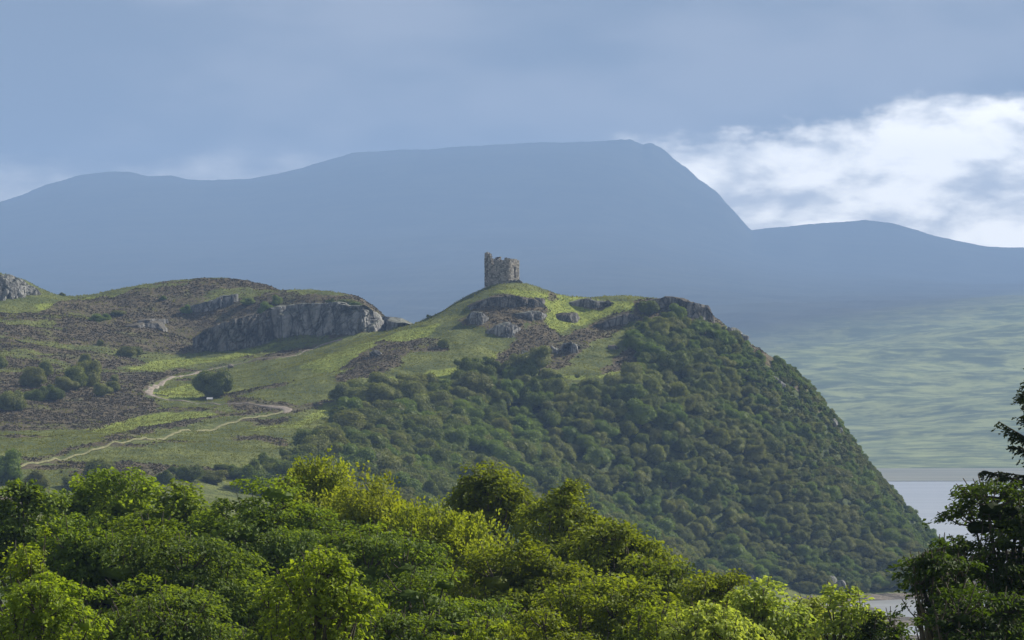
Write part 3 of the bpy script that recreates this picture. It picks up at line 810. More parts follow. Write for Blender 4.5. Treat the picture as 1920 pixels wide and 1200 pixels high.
def unit(v): return v / (np.linalg.norm(v, axis=-1, keepdims=True) + 1e-9)


def rand_dirs(r, n): return unit(r.normal(size=(n, 3)))


def hill_crown(seed, R=1.0, leaf=0.085, n=1900, lobes=9, flat=0.8):
    """Unit-sized irregular crown of many small sprays for the hillside wood (radius about 1)."""
    r = np.random.default_rng(seed); g = Geo(); S = np.array([r.uniform(0.95, 1.25), r.uniform(0.8, 1.05), flat])
    lc = rand_dirs(r, lobes) * r.uniform(0.30, 0.80, (lobes, 1)); lc[:, 2] = np.abs(lc[:, 2]) * 1.1 - 0.25; lc[0] = (0, 0, -0.15)
    lc[1:, 2] *= r.uniform(0.5, 1.25, lobes - 1)
    lr = r.uniform(0.2, 0.42, lobes); lr[0] = 0.6
    area = lr ** 2; k = r.choice(lobes, n, p=area / area.sum()); d = rand_dirs(r, n); d[:, 2] = np.where(d[:, 2] < -0.35, -d[:, 2], d[:, 2])
    c = lc[k] + d * (lr[k] * r.uniform(0.86, 1.22, n) ** 1.0)[:, None]
    keep = np.ones(n, bool)
    for j in range(lobes): keep &= (np.linalg.norm(c - lc[j], axis=1) > lr[j] * 0.84)
    c, d = c[keep], d[keep]; m = len(c)
    nn = unit(d + r.normal(size=(m, 3)) * 0.5); t_ = unit(np.cross(nn, r.normal(size=(m, 3))))
    V, Fq = leaves(c, t_, nn, r.uniform(0.7, 1.5, m) * leaf * 1.5, r.uniform(0.7, 1.3, m) * leaf, 0.15)
    g.add(V * S, Fq)
    Vi, Fi = ICO[2]
    for j in range(lobes):
        V = Vi * lr[j] * 0.84 * (1 + 0.25 * fbm(Vi[:, 0] * 2.5 + j, Vi[:, 1] * 2.5 + Vi[:, 2] * 2, 1.0, 2, seed)[:, None]) + lc[j]; g.add(V * S, Fi)
    return g


def trunk_geo(h, r0, seed, sides=6):
    r = np.random.default_rng(seed); g = Geo(); z = np.linspace(-0.4, h, 5)
    p = np.stack([np.cumsum(r.normal(size=5) * 0.04 * h) * 0.5, np.cumsum(r.normal(size=5) * 0.04 * h) * 0.5, z], 1); p[0, :2] = p[1, :2]
    tube(g, p, np.linspace(r0, r0 * 0.45, 5), sides)
    for k in range(3):
        a = r.uniform(0, 6.28); b = p[2] + (p[3] - p[2]) * r.uniform(0, 1); e = b + np.array([math.cos(a), math.sin(a), 1.1]) * h * 0.35
        tube(g, [b, (b + e) / 2 + [0, 0, .05], e], [r0 * .5, r0 * .35, r0 * .15], 5)
    return g


HM = {
    'birch': leaf_mat('hill_birch', (0.070, 0.095, 0.028), (0.260, 0.285, 0.075), 0.30, (1.2, 1.25, 0.5)),
    'oak': leaf_mat('hill_oak', (0.045, 0.070, 0.017), (0.185, 0.235, 0.046), 0.28, (1.2, 1.25, 0.5)),
    'fresh': leaf_mat('hill_fresh', (0.062, 0.105, 0.020), (0.220, 0.300, 0.052), 0.32, (1.2, 1.25, 0.5)),
    'olive': leaf_mat('hill_olive', (0.062, 0.082, 0.020), (0.195, 0.220, 0.050), 0.26, (1.2, 1.2, 0.5)),
}
HVAR = []
for i, (kind, n, leaf, lob, fl) in enumerate([('birch', 4600, 0.060, 15, 0.9), ('birch', 4600, 0.058, 12, 1.05), ('oak', 4600, 0.062, 17, 0.85), ('oak', 4600, 0.062, 14, 0.95),
                                              ('fresh', 4600, 0.062, 14, 1.0), ('olive', 4600, 0.058, 18, 0.8), ('fresh', 4600, 0.056, 12, 0.85), ('birch', 4600, 0.062, 19, 0.8)]):
    HVAR.append((kind, hill_crown(100 + i, 1, leaf, n, lob, fl).mesh('hill_crown', [HM[kind]])))
HTRUNK = [trunk_geo(1.0, 0.07, 50 + i).mesh('hill_trunk', [M['bark']]) for i in range(3)]

FORE_SIL = [(-40, 900), (60, 915), (120, 905), (180, 885), (260, 900), (340, 925), (380, 905), (450, 895), (530, 900), (545, 862), (600, 868), (680, 892), (740, 918), (800, 948), (850, 940),
            (860, 890), (900, 885), (940, 905), (980, 940), (1000, 975), (1020, 915), (1060, 920), (1120, 948), (1180, 988), (1215, 995), (1230, 1030), (1290, 1060), (1350, 1075), (1400, 1100), (1490, 1125), (1640, 1130), (1700, 1180), (1960, 1180)]
WOOD = [(480, 885), (560, 862), (600, 820), (640, 800), (640, 752), (668, 728), (760, 733), (850, 716), (880, 700), (905, 690), (1000, 682), (1035, 700), (1042, 728), (1090, 716), (1130, 728), (1160, 716), (1190, 700), (1215, 672), (1260, 650), (1330, 650), (1390, 662),
        (1460, 672), (1530, 715), (1590, 775), (1660, 860), (1740, 950), (1810, 1040), (1790, 1090), (1740, 1116), (1640, 1116), (1500, 1098), (1400, 1085), (1280, 1075), (1000, 1030), (700, 1000), (470, 950)]
SCRUB = [(1205, 610), (1245, 592), (1290, 602), (1345, 622), (1396, 640), (1430, 672), (1330, 655), (1240, 655), (1205, 665), (1180, 640)]


def forest_spots():
    r = np.random.default_rng(3); n = 60000
    q = np.stack([r.uniform(-78, 125, n), r.uniform(738, 1022, n)], 1); z = H(q[:, 0], q[:, 1]); px, py = proj(np.stack([q[:, 0], q[:, 1], z + 1.2], -1))
    ok = (in_poly(px, py, WOOD) | in_poly(px, py, SCRUB)) & (z > 1.4); q, z, px, py = q[ok], z[ok], px[ok], py[ok]; n = len(q)
    # big round crowns in the hollow and lower left, scrubby on the right shoulder
    right = np.clip((px - 1130) / 340, 0, 1); R = 2.5 - 1.1 * right + r.normal(size=n) * 0.42 + 0.6 * fbm(q[:, 0], q[:, 1], 22, 2, 91)
    R = np.clip(R * (1 + 0.28 * fbm(q[:, 0], q[:, 1], 9, 2, 95)), 0.95, 3.8); R = np.where(in_poly(px, py, SCRUB), R * 0.85, R)
    edge = np.interp(px, [1380, 1460, 1520, 1575, 1620, 1662, 1715, 1765], [635, 672, 718, 772, 830, 882, 945, 1040]); R = np.where((px > 1380) & (py - edge < 75), np.clip(R * 0.6, 0.75, 1.5), R)
    fs = np.interp(px, [p[0] for p in FORE_SIL], [p[1] for p in FORE_SIL]); hid = py - R * 1.8 * F / q[:, 1] > fs + 26
    q, z, R, px, py = q[~hid], z[~hid], R[~hid], px[~hid], py[~hid]
    order = np.argsort(-R + r.uniform(0, 1.6, len(R))); cell = 4.0; grid = {}; keep = []
    for i in order:
        x, y = q[i]; cx, cyy = int(x // cell), int(y // cell); good = True
        for a_ in (-1, 0, 1):
            for b_ in (-1, 0, 1):
                for j in grid.get((cx + a_, cyy + b_), ()):
                    if (q[j, 0] - x) ** 2 + (q[j, 1] - y) ** 2 < (0.54 * (R[i] + R[j]) * (1.12 if R[i] > 2 else 1)) ** 2: good = False; break
                if not good: break
            if not good: break
        if good and visible(np.array([x, y, z[i] + R[i] * 1.6]), 1.2): keep.append(i); grid.setdefault((cx, cyy), []).append(i)
        elif good: grid.setdefault((cx, cyy), []).append(i)
    keep = np.array(keep)
    zk = z[keep] + (R[keep] * 0.35 * (fbm(q[keep, 0], q[keep, 1], 7, 2, 97) * 1.6 + r.uniform(-.6, .6, len(keep))))
    return q[keep], zk, R[keep], px[keep], py[keep]


def forest_kind(x, y, px, py, r):
    f = fbm(np.array([x]), np.array([y]), 26, 3, 13)[0] + r.uniform(-.35, .35)
    if in_poly(np.array([px]), np.array([py]), [(1560, 850), (1760, 1000), (1750, 1060), (1660, 960)])[0]: return r.choice([4, 4, 2])
    if px > 1340 and f > 0.2: return r.choice([5, 7, 0])
    if px > 1340: return r.choice([2, 3, 4, 6, 6, 0])
    if f > 0.4: return r.choice([5, 7])
    if f < -0.3: return r.choice([4, 2, 3])
    return r.choice([0, 1, 7, 6, 3, 2])


COLS = [(600, 'left of the golden treetops'), (665, 'near its left tip'), (740, 'below the dark hollow'), (810, 'below the lone spur bush'), (870, 'below the left castle slope'), (920, 'below the rounded slab'),
        (975, 'straight below the castle'), (1035, 'below the grey boulders'), (1100, 'below the angular rocks'), (1160, 'below the dark rock step'), (1225, 'below the skyline bush'), (1290, 'below the bright bush'),
        (1350, 'below the summit crag end'), (1420, 'below the skyline rock'), (1490, 'below the lone scrub rock'), (1560, 'left of the low rock face'), (1640, 'below the low rock face'), (2000, 'by the water')]


def place_phrase(px, py):
    c = [n for x, n in COLS if px <= x][0]
    lo = np.interp(px, [560, 700, 900, 1100, 1250, 1400, 1600, 1750], [850, 735, 700, 715, 640, 660, 860, 1010]); hi = np.interp(px, [p[0] for p in FORE_SIL], [min(p[1], 1110) for p in FORE_SIL])
    f = (py + 10 - lo) / max(hi + 30 - lo, 30); k = min(6, max(0, int(f * 7)))
    return ['in the top fringe', 'under the top fringe', 'in the upper wood', 'halfway down the wood', 'in the lower wood', 'near the wood bottom', 'at the wood foot'][k] + ', ' + c


def scatter_group(name, kinds):
    """Geometry-nodes group: instance existing crowns on the points of a mesh."""
    ng = bpy.data.node_groups.new(name, 'GeometryNodeTree'); ng.is_modifier = True
    ng.interface.new_socket('Geometry', in_out='INPUT', socket_type='NodeSocketGeometry'); ng.interface.new_socket('Geometry', in_out='OUTPUT', socket_type='NodeSocketGeometry')
    gi = ng.nodes.new('NodeGroupInput'); go = ng.nodes.new('NodeGroupOutput'); jn = ng.nodes.new('GeometryNodeJoinGeometry')
    def attr(n, dt):
        a = ng.nodes.new('GeometryNodeInputNamedAttribute'); a.data_type = dt; a.inputs[0].default_value = n; return a.outputs[0]
    kA, sA, rA = attr('kind_id', 'INT'), attr('size', 'FLOAT'), attr('turn', 'FLOAT')
    cx = ng.nodes.new('ShaderNodeCombineXYZ'); ng.links.new(rA, cx.inputs[2])
    for k, ob in kinds.items():
        cmp_ = ng.nodes.new('FunctionNodeCompare'); cmp_.data_type = 'INT'; cmp_.operation = 'EQUAL'
        ng.links.new(kA, cmp_.inputs[2]); cmp_.inputs[3].default_value = k
        oi = ng.nodes.new('GeometryNodeObjectInfo'); oi.transform_space = 'ORIGINAL'; oi.inputs[0].default_value = ob; oi.inputs[1].default_value = True
        ip = ng.nodes.new('GeometryNodeInstanceOnPoints')
        ng.links.new(gi.outputs[0], ip.inputs['Points']); ng.links.new(cmp_.outputs[0], ip.inputs['Selection']); ng.links.new(oi.outputs['Geometry'], ip.inputs['Instance'])
        ng.links.new(cx.outputs[0], ip.inputs['Rotation']); ng.links.new(sA, ip.inputs['Scale']); ng.links.new(ip.outputs[0], jn.inputs[0])
    ng.links.new(jn.outputs[0], go.inputs[0]); return ng


def scatter_object(name, pts, kid, size, turn, protos, label, cat):
    me = bpy.data.meshes.new(name); me.vertices.add(len(pts)); me.vertices.foreach_set('co', np.asarray(pts, np.float32).ravel())
    for nm, dt, a in (('kind_id', 'INT', np.asarray(kid, np.int32)), ('size', 'FLOAT', np.asarray(size, np.float32)), ('turn', 'FLOAT', np.asarray(turn, np.float32))):
        at = me.attributes.new(nm, dt, 'POINT'); at.data.foreach_set('value', a)
    o = link(name, me, label=label, cat=cat, kind='stuff')
    md = o.modifiers.new('scatter', 'NODES'); md.node_group = scatter_group(name, protos); return o


def crown_on(px, R, z0):
    return z0 + R * 0.95


def hill_tree(name, loc, var, R, turn, label, cat, group=None, sq=1.0, h=0.62):
    root = link(name, None, loc=loc, label=label, cat=cat, group=group)
    link('trunk', HTRUNK[var % 3], root, loc=(0, 0, 0), sc_=(R, R, R * h * 1.05))
    link('crown', HVAR[var][1], root, loc=(0, 0, R * h), rz=turn, sc_=(R, R, R * sq)); return root


def forest():
    r = np.random.default_rng(8); q, z, R, px, py = forest_spots(); n = len(q)
    kinds = np.array([forest_kind(q[i, 0], q[i, 1], px[i], py[i], r) for i in range(n)]); turn = r.uniform(0, 6.28, n)
    order = np.argsort(-(R / q[:, 1])); big = order[:300]; rest = order[300:]
    protos = {}
    tint = {'birch': 'grey-green', 'oak': 'dark green', 'fresh': 'fresh green', 'olive': 'olive brown'}
    names = {}
    for i in big:
        sz = 'very broad' if R[i] > 3.35 else 'broad' if R[i] > 3.0 else 'rounded' if R[i] > 2.6 else 'small'
        names.setdefault('%s %s tree %s' % (sz, tint[HVAR[int(kinds[i])][0]], place_phrase(px[i], py[i])), []).append(i)
    for lab, ids in names.items():
        ids = sorted(ids, key=lambda i: px[i]); nn = len(ids)
        for a_, i in enumerate(ids):
            full = lab
            if 4 <= nn <= 6: full = (['leftmost', 'second', 'third', 'fourth', 'fifth'][a_] if a_ < nn - 1 else 'rightmost') + ' ' + lab
            if nn == 2: full = ('left' if a_ == 0 else 'right') + ' ' + lab
            elif nn == 3: full = ('left', 'middle', 'right')[a_] + ' ' + lab
            k = int(kinds[i]); o = hill_tree('tree', (q[i, 0], q[i, 1], z[i]), k, R[i] * 1.12, turn[i], full, 'tree', 'hillside trees: ' + lab if nn > 6 else 'trees of the wood on the castle hill')
            if k not in protos: protos[k] = [c for c in o.children if c.name.startswith('crown')][0]
    for k in set(int(v) for v in kinds[rest]) - set(protos):
        protos[k] = list(protos.values())[0]
    pts = np.stack([q[rest, 0], q[rest, 1], z[rest] + R[rest] * 0.62], 1)
    m = 2600; ii = r.integers(0, n, m); ang = r.uniform(0, 6.28, m); dd_ = R[ii] * r.uniform(0.75, 1.15, m); ux, uy = q[ii, 0] + np.cos(ang) * dd_, q[ii, 1] + np.sin(ang) * dd_; uz = H(ux, uy); ur = r.uniform(0.5, 1.25, m) * (0.5 + R[ii] * 0.25)
    ok = uz > 1.5; under = np.stack([ux, uy, uz + ur * 0.5 + r.uniform(0, 1, m) * R[ii] * 0.8], 1)[ok]
    pts = np.concatenate([pts, under]); kk = np.concatenate([kinds[rest], kinds[ii][ok]]); rr = np.concatenate([R[rest] * 1.12, ur[ok]]); tt_ = np.concatenate([turn[rest], ang[ok]])
    scatter_object('woodland', pts, kk, rr, tt_, protos, 'mass of smaller trees covering the steep side of the castle hill', 'woodland')
    print('forest', n)


forest()

# individual bushes and trees on the open hill: px, py (base), width px, variant, squash, label
BUSHES = [
    (400, 745, 62, 2, 1.15, 'round_bush', 'big round dark bush standing alone between the path bends'),
    (18, 768, 58, 1, .9, 'bush', 'large round bush at the left frame edge in the heather'),
    (62, 725, 46, 0, 1.0, 'bush', 'bush at the left end of the clump in the heather'), (84, 706, 36, 0, 1.0, 'bush', 'upright pale bush at the back of the heather clump'),
    (70, 752, 40, 3, .9, 'bush', 'low dark bush at the front left of the heather clump'), (98, 750, 42, 3, .9, 'bush', 'rounded bush at the foot of the heather clump'),
    (120, 732, 40, 7, .9, 'bush', 'wide bush linking the two halves of the heather clump'), (140, 728, 46, 0, 1.1, 'bush', 'tall bush left of the highest one in the heather clump'),
    (163, 722, 52, 1, 1.25, 'bush', 'tallest bush of the clump with a pointed top'), (160, 690, 24, 0, 1.3, 'bush', 'slim birch standing above the tallest bush'),
    (188, 742, 36, 7, .95, 'bush', 'bush at the right foot of the heather clump'), (211, 733, 26, 0, .9, 'bush', 'small bush at the right end of the heather clump'),
    (214, 714, 17, 1, 1.0, 'bush', 'tiny bush in heather just above the right end bush'), (238, 667, 34, 0, .7, 'bush', 'low spreading bush in the heather left of the cliff foot'),
    (258, 664, 26, 1, .8, 'bush', 'small bush touching the spreading bush left of the cliff foot'), (182, 603, 24, 6, .8, 'bush', 'yellowish bush on the upper heather slope'),
    (200, 600, 20, 4, .7, 'bush', 'small green bush beside the yellowish one on the upper slope'), (222, 590, 26, 5, .5, 'bush', 'flat mossy bush on the upper heather slope'),
    (188, 648, 14, 1, 1.1, 'bush', 'tiny lone bush in the middle of the heather slope'), (2, 690, 24, 0, 1.3, 'bush', 'narrow bush cut by the left frame edge'),
    (350, 588, 17, 4, 1.0, 'bush', 'small bush at the left end of the rock ledge'), (464, 572, 26, 6, .7, 'bush', 'pale green bush right of the rock ledge'),
    (499, 588, 24, 4, 1.0, 'bush', 'green bush rooted on top of the cliff'), (521, 571, 21, 4, .9, 'bush', 'small bright bush above the middle of the cliff'),
    (306, 562, 11, 6, .9, 'bush', 'tiny bush on the brown brow of the left hill'), (117, 553, 19, 3, .5, 'bush', 'low dark bush on the skyline beside the left crag'),
    (620, 569, 13, 3, .9, 'bush', 'small dark bush on the skyline over the cliff'), (640, 570, 40, 5, .4, 'bush', 'long low shrub on the skyline above the cliff'), (662, 574, 30, 6, .4, 'bush', 'low yellow shrub where the cliff top slopes down'),
    (1216, 590, 38, 2, .95, 'bush', 'dark green bush on the skyline left of the summit crag'), (1272, 598, 30, 4, 1.0, 'bush', 'bright green bush under the middle of the summit crag'),
    (832, 652, 22, 1, 1.0, 'bush', 'lone bush at the edge of the dark heather on the grassy spur'), (805, 596, 14, 3, .6, 'bush', 'little dark bush on the left skyline of the castle hill'), (742, 617, 10, 3, .6, 'bush', 'tiny bush where the two hills meet'),
    (682, 744, 44, 2, .8, 'bush', 'dark bush in front of the left tip of the wood'), (664, 756, 26, 3, .9, 'bush', 'small dark bush beside the left tip of the wood'),
    (12, 905, 56, 4, 1.2, 'tree', 'pale green birch at the left frame edge beyond the near trees'), (188, 905, 60, 0, .9, 'tree', 'pale blurred bush behind the yellow-green treetops'),
    (70, 915, 54, 0, .8, 'tree', 'grey-green bush between the left birch and the near treetops'), (140, 918, 50, 7, .7, 'tree', 'low grey-green bush below the end of the track'),
    (310, 905, 44, 3, .7, 'tree', 'dark bush at the lower edge of the meadow, left one of a row'), (355, 900, 50, 2, .8, 'tree', 'tallest dark bush along the lower edge of the meadow'),
    (400, 905, 50, 7, .7, 'tree', 'grey bush along the lower meadow edge'), (448, 898, 50, 3, .7, 'tree', 'dark bush nearest the golden trees at the meadow edge'), (500, 895, 50, 0, .8, 'tree', 'soft grey-green bush where the meadow meets the wood'),
    (415, 880, 30, 2, .5, 'bush', 'flat dark thicket inside the lower meadow'), (330, 885, 30, 3, .5, 'bush', 'low dark thicket in the lower meadow left of the flat one'),
]
for i, (px, py, w, var, sq, nm, lab) in enumerate(BUSHES):
    p = hit(px, py); R = w / 2 * p[1] / F * 1.3; p[2] -= R * 0.15
    hill_tree(nm if nm != 'round_bush' else 'bush', p, var, R, i * 1.7, lab, 'tree' if nm == 'tree' else 'bush', sq=sq, h=0.62 * sq)

# ------------------------------------------------------------------ heather and grass: real tufts over the visible hill
def tufts():
    r = np.random.default_rng(12); n = 330000
    x = r.uniform(-150, 75, n); y = r.uniform(700, 1150, n); z = H(x, y); he = sample(hea, x, y) + r.normal(size=n) * 0.18 - 0.75 * (fbm(x, y, 5, 3, 88) > 0.32)
    px, py = proj(np.stack([x, y, z], -1)); ok = (px > -30) & (px < 1500) & (py < np.interp(px, [p[0] for p in FORE_SIL], [p[1] for p in FORE_SIL]) + 5) & (z > 2)
    ok &= ~in_poly(px, py + 4, WOOD)
    # not on the path
    tk = [hit(a, b)[:2] for a, b in TRACK]; pp = np.array([hit(a, b)[:2] for a, b in PATH] + tk)
    for i in range(len(pp) - 1):
        a, b = pp[i], pp[i + 1]; L2 = ((b - a) ** 2).sum() + 1e-6; tt = np.clip(((x - a[0]) * (b - a)[0] + (y - a[1]) * (b - a)[1]) / L2, 0, 1)
        ok &= np.hypot(x - a[0] - tt * (b - a)[0], y - a[1] - tt * (b - a)[1]) > 1.45
    x, y, z, he = x[ok], y[ok], z[ok], he[ok]
    # facing test against the slope: drop what lies behind the ridges
    for name, sel, s0, s1, leafn, mat, lab, cat in (('heather', he > 0.5, 0.16, 0.34, 5, 'heather', 'brown heather tufts covering the hill', 'heather'), ('grass', he <= 0.5, 0.16, 0.40, 3, 'grass', 'rough grass tufts over the green slopes', 'grass')):
        idx = np.where(sel)[0]
        if len(idx) > 60000: idx = r.choice(idx, 60000, replace=False)
        m = len(idx); s = r.uniform(s0, s1, m) * (1 + 0.7 * (r.uniform(size=m) > 0.93)); c = np.stack([x[idx], y[idx], z[idx]], 1)
        k = leafn; cc = np.repeat(c, k, 0); ss = np.repeat(s, k); d = rand_dirs(r, m * k); d[:, 2] = np.abs(d[:, 2]) * (0.8 if name == 'heather' else 2.2); d = unit(d)
        nn = unit(np.cross(d, r.normal(size=(m * k, 3)))); cen = cc + d * (ss * 0.45)[:, None]
        V, Fq = leaves(cen, d, nn, ss, ss * (0.75 if name == 'heather' else 0.3), 0.1)
        link(name, mk_mesh(name, V, [Fq], [M[mat]]), kind='stuff')


tufts()

# ------------------------------------------------------------------ near trees
NM = {
    'sycamore': leaf_mat('leaf_sycamore', (0.044, 0.089, 0.014), (0.205, 0.302, 0.044), 0.5, (1.5, 1.35, 0.4)),
    'beech': leaf_mat('leaf_beech', (0.039, 0.078, 0.014), (0.185, 0.276, 0.041), 0.5, (1.5, 1.35, 0.4)),
    'gold': leaf_mat('leaf_gold', (0.100, 0.140, 0.020), (0.325, 0.385, 0.052), 0.5, (1.35, 1.3, 0.4)),
    'oak': leaf_mat('leaf_oak', (0.057, 0.097, 0.014), (0.262, 0.335, 0.044), 0.5, (1.4, 1.32, 0.4)),
    'yellow': leaf_mat('leaf_yellowgreen', (0.078, 0.146, 0.019), (0.322, 0.428, 0.054), 0.52, (1.35, 1.3, 0.4)),
    'ash': leaf_mat('leaf_bright', (0.117, 0.188, 0.037), (0.428, 0.522, 0.131), 0.52, (1.3, 1.25, 0.5)),
    'dark': leaf_mat('leaf_backlit_shade', (0.018, 0.038, 0.009), (0.062, 0.105, 0.018), 0.45, (2.0, 1.9, 0.5)),  # backlit shade of the right-hand trees is put into this leaf colour
    'needle': leaf_mat('spruce_needles', (0.014, 0.027, 0.010), (0.050, 0.072, 0.020), 0.15, (1.6, 1.6, 0.5)),
}
STYLE = {  # spray radius, leaves per spray, leaf length, droop of spray, up-lean, flatness, density
    'beech': dict(fl=0.5, sr=0.50, k=36, L=0.115, up=0.9, jit=0.30, th=0.13, den=2.2, lobes=30),
    'sycamore': dict(fl=0.75, sr=0.42, k=30, L=0.150, up=0.7, jit=0.45, th=0.22, den=2.2, lobes=24),
    'gold': dict(fl=0.7, sr=0.46, k=40, L=0.100, up=0.2, jit=0.4, th=0.15, den=2.4, lobes=30, brush=0.9),
    'oak': dict(fl=0.65, sr=0.38, k=34, L=0.115, up=0.5, jit=0.5, th=0.24, den=1.6, lobes=30),
    'yellow': dict(fl=0.85, sr=0.38, k=30, L=0.13, up=0.6, jit=0.5, th=0.25, den=2.2, lobes=24),
    'ash': dict(fl=0.85, sr=0.40, k=30, L=0.14, up=0.75, jit=0.4, th=0.20, den=2.2, lobes=24),
    'dark': dict(fl=0.55, sr=0.42, k=34, L=0.12, up=0.85, jit=0.3, th=0.14, den=2.3, lobes=30),
}


def near_tree(seed, style, R, Rz, H0, ls=1.0, lobes=None, tight=1.0, at=None):
    """Crown and wood meshes about the tree base; the crown's middle is at height H0 - Rz."""
    st = dict(STYLE[style]); r = np.random.default_rng(seed); st['lobes'] = lobes or st['lobes']
    wood = Geo(); cz = H0 - Rz
    nl = st['lobes']; i = np.arange(nl) + 0.5; phi = i * 2.39996 + r.uniform(0, 6); zz = 1 - 1.35 * i / nl
    d = np.stack([np.cos(phi) * np.sqrt(1 - np.clip(zz, -1, 1) ** 2), np.sin(phi) * np.sqrt(1 - np.clip(zz, -1, 1) ** 2), zz], 1)
    d = unit(d + r.normal(size=d.shape) * 0.16); lr = r.uniform(0.17, 0.42, nl) * R * tight; FL = np.array([1, 1, st['fl']])
    S = np.array([R, R, Rz]); lc = d * (S - lr[:, None] * np.array([1, 1, .85])) * r.uniform(0.68, 1.22, (nl, 1)); lc[:, 2] += cz
    lc = np.vstack([lc, [0, 0, cz]]); lr = np.append(lr, min(R, Rz) * 0.62)
    # trunk and limbs
    tp = np.array([[0, 0, -0.5], [0.05 * R, 0, cz * 0.4], [-0.03 * R, 0.04 * R, cz * 0.8], [0, 0, cz + Rz * 0.4]]); r0 = 0.045 * R + 0.09
    tube(wood, tp, [r0 * 1.25, r0, r0 * .75, r0 * .35], 8)
    for j in range(nl):
        s = tp[2] + (tp[3] - tp[2]) * r.uniform(-0.2, 0.8); e = lc[j] + unit(lc[j] - np.array([0, 0, cz])) * lr[j] * 0.5; mid = (s + e) / 2 + np.array([0, 0, -0.10 * R]) + r.normal(size=3) * 0.05 * R
        mid2 = mid * .4 + e * .6 + r.normal(size=3) * 0.05 * R
        tube(wood, [s, mid, mid2, e], [r0 * .42, r0 * .30, r0 * .2, r0 * .06], 5)
    # sprays
    n = int(sum(4 * math.pi * lr ** 2) * st['den'] / (math.pi * st['sr'] ** 2) * 0.52 / min(1, ls * 1.15) ** 1.0)
    p = lr ** 2; p[-1] *= 0.6; k = r.choice(len(lr), n, p=p / p.sum()); dd = rand_dirs(r, n); dd[:, 2] = np.where((dd[:, 2] < -0.2) & (r.uniform(size=n) < 0.7), -dd[:, 2], dd[:, 2])
    c = lc[k] + dd * (lr[k] * np.where(r.uniform(size=n) < 0.1, r.uniform(1.1, 1.45, n), r.uniform(0.66, 1.12, n)))[:, None] * FL
    keep = (c[:, 2] > cz - Rz * 0.75)
    for j in range(len(lr)): keep &= np.linalg.norm((c - lc[j]) / FL, axis=1) > lr[j] * 0.6
    c[:, 2] += H0 - np.sort(c[keep, 2])[-4]
    # boughs far below the picture or deep behind the crown are thinned out
    qx, qy = proj(c + at); keep &= (qy < 1290) & (qx < 2060) & (qx > -140)
    keep &= (c[:, 1] < R * 0.35) | (r.uniform(size=n) < 0.45)
    c, dd, k = c[keep], dd[keep], k[keep]; n = len(c)
    out = unit(c - np.array([0, 0, cz - Rz * 0.2])); brush = st.get('brush', 0)
    if brush: out = unit(out * 0.6 + np.array([-0.55, 0, 0.75]) * brush + r.normal(size=(n, 3)) * 0.25)
    nr = unit(np.array([0, 0, 1.0]) * st['up'] + out * (1 - st['up'] * 0.6) + r.normal(size=(n, 3)) * st['jit'] * 0.5)
    if brush: nr = unit(np.cross(out, r.normal(size=(n, 3))))
    ax = unit(out - nr * np.sum(out * nr, 1, keepdims=True)); bx = np.cross(nr, ax)
    K = int(st['k'] * 1.5); sr = st['sr'] * ls * 1.1; m = n * K; si = np.repeat(np.arange(n), K)
    ra = np.sqrt(r.uniform(0.02, 1, m)) * sr * np.repeat(r.uniform(0.7, 1.35, n), K); an = r.uniform(0, 6.283, m); scl = np.repeat(r.uniform(0.6, 1.3, n), K)
    u = np.cos(an) * ra * 1.25 * scl; v = np.sin(an) * ra * 0.75 * scl; w = r.normal(size=m) * st['th'] * sr - (u / sr) ** 2 * 0.16 * sr
    pos = c[si] + ax[si] * u[:, None] + bx[si] * v[:, None] + nr[si] * w[:, None]
    tt = unit(ax[si] * (0.9 + r.normal(size=(m, 1)) * .4) + bx[si] * (np.sin(an) * 0.9 + r.normal(size=m) * .4)[:, None] + nr[si] * (r.normal(size=m) * 0.35)[:, None] - np.array([0, 0, 0.25]))
    nn = nr[si] + r.normal(size=(m, 3)) * st['jit']; nn = unit(nn - tt * np.sum(nn * tt, 1, keepdims=True))
    Ls = st['L'] * 1.3 * ls * r.uniform(0.65, 1.35, m)
    V, Fq = leaves(pos, tt, nn, Ls, Ls * r.uniform(0.55, 0.8, m))
    g = Geo(); g.add(V, Fq); Vi, Fi = ICO[2]
    for j in range(len(lr)):    # dense inner foliage behind the outer sprays
        if style == 'oak' and j % 2 == 0: continue
        ns = fbm(Vi[:, 0] * 2 + j * 3, Vi[:, 1] * 2 + Vi[:, 2] * 3, 1.0, 3, seed + j)
        g.add(Vi * (lr[j] * (0.50 if at[1] > 100 else 0.36) * (1 + 0.5 * ns))[:, None] * FL + lc[j], Fi)
    crown = g.mesh('near_crown', [NM[style]])
    for j in r.choice(n, min(n, 160), replace=False):   # twigs into the sprays
        s = lc[k[j]]; e = c[j] + out[j] * sr * 0.6; tube(wood, [s, (s + e) / 2 - [0, 0, .05 * R], e], [r0 * .12, r0 * .08, 0.008], 4)
    return crown, wood.mesh('near_wood', [M['bark']], smooth=True)


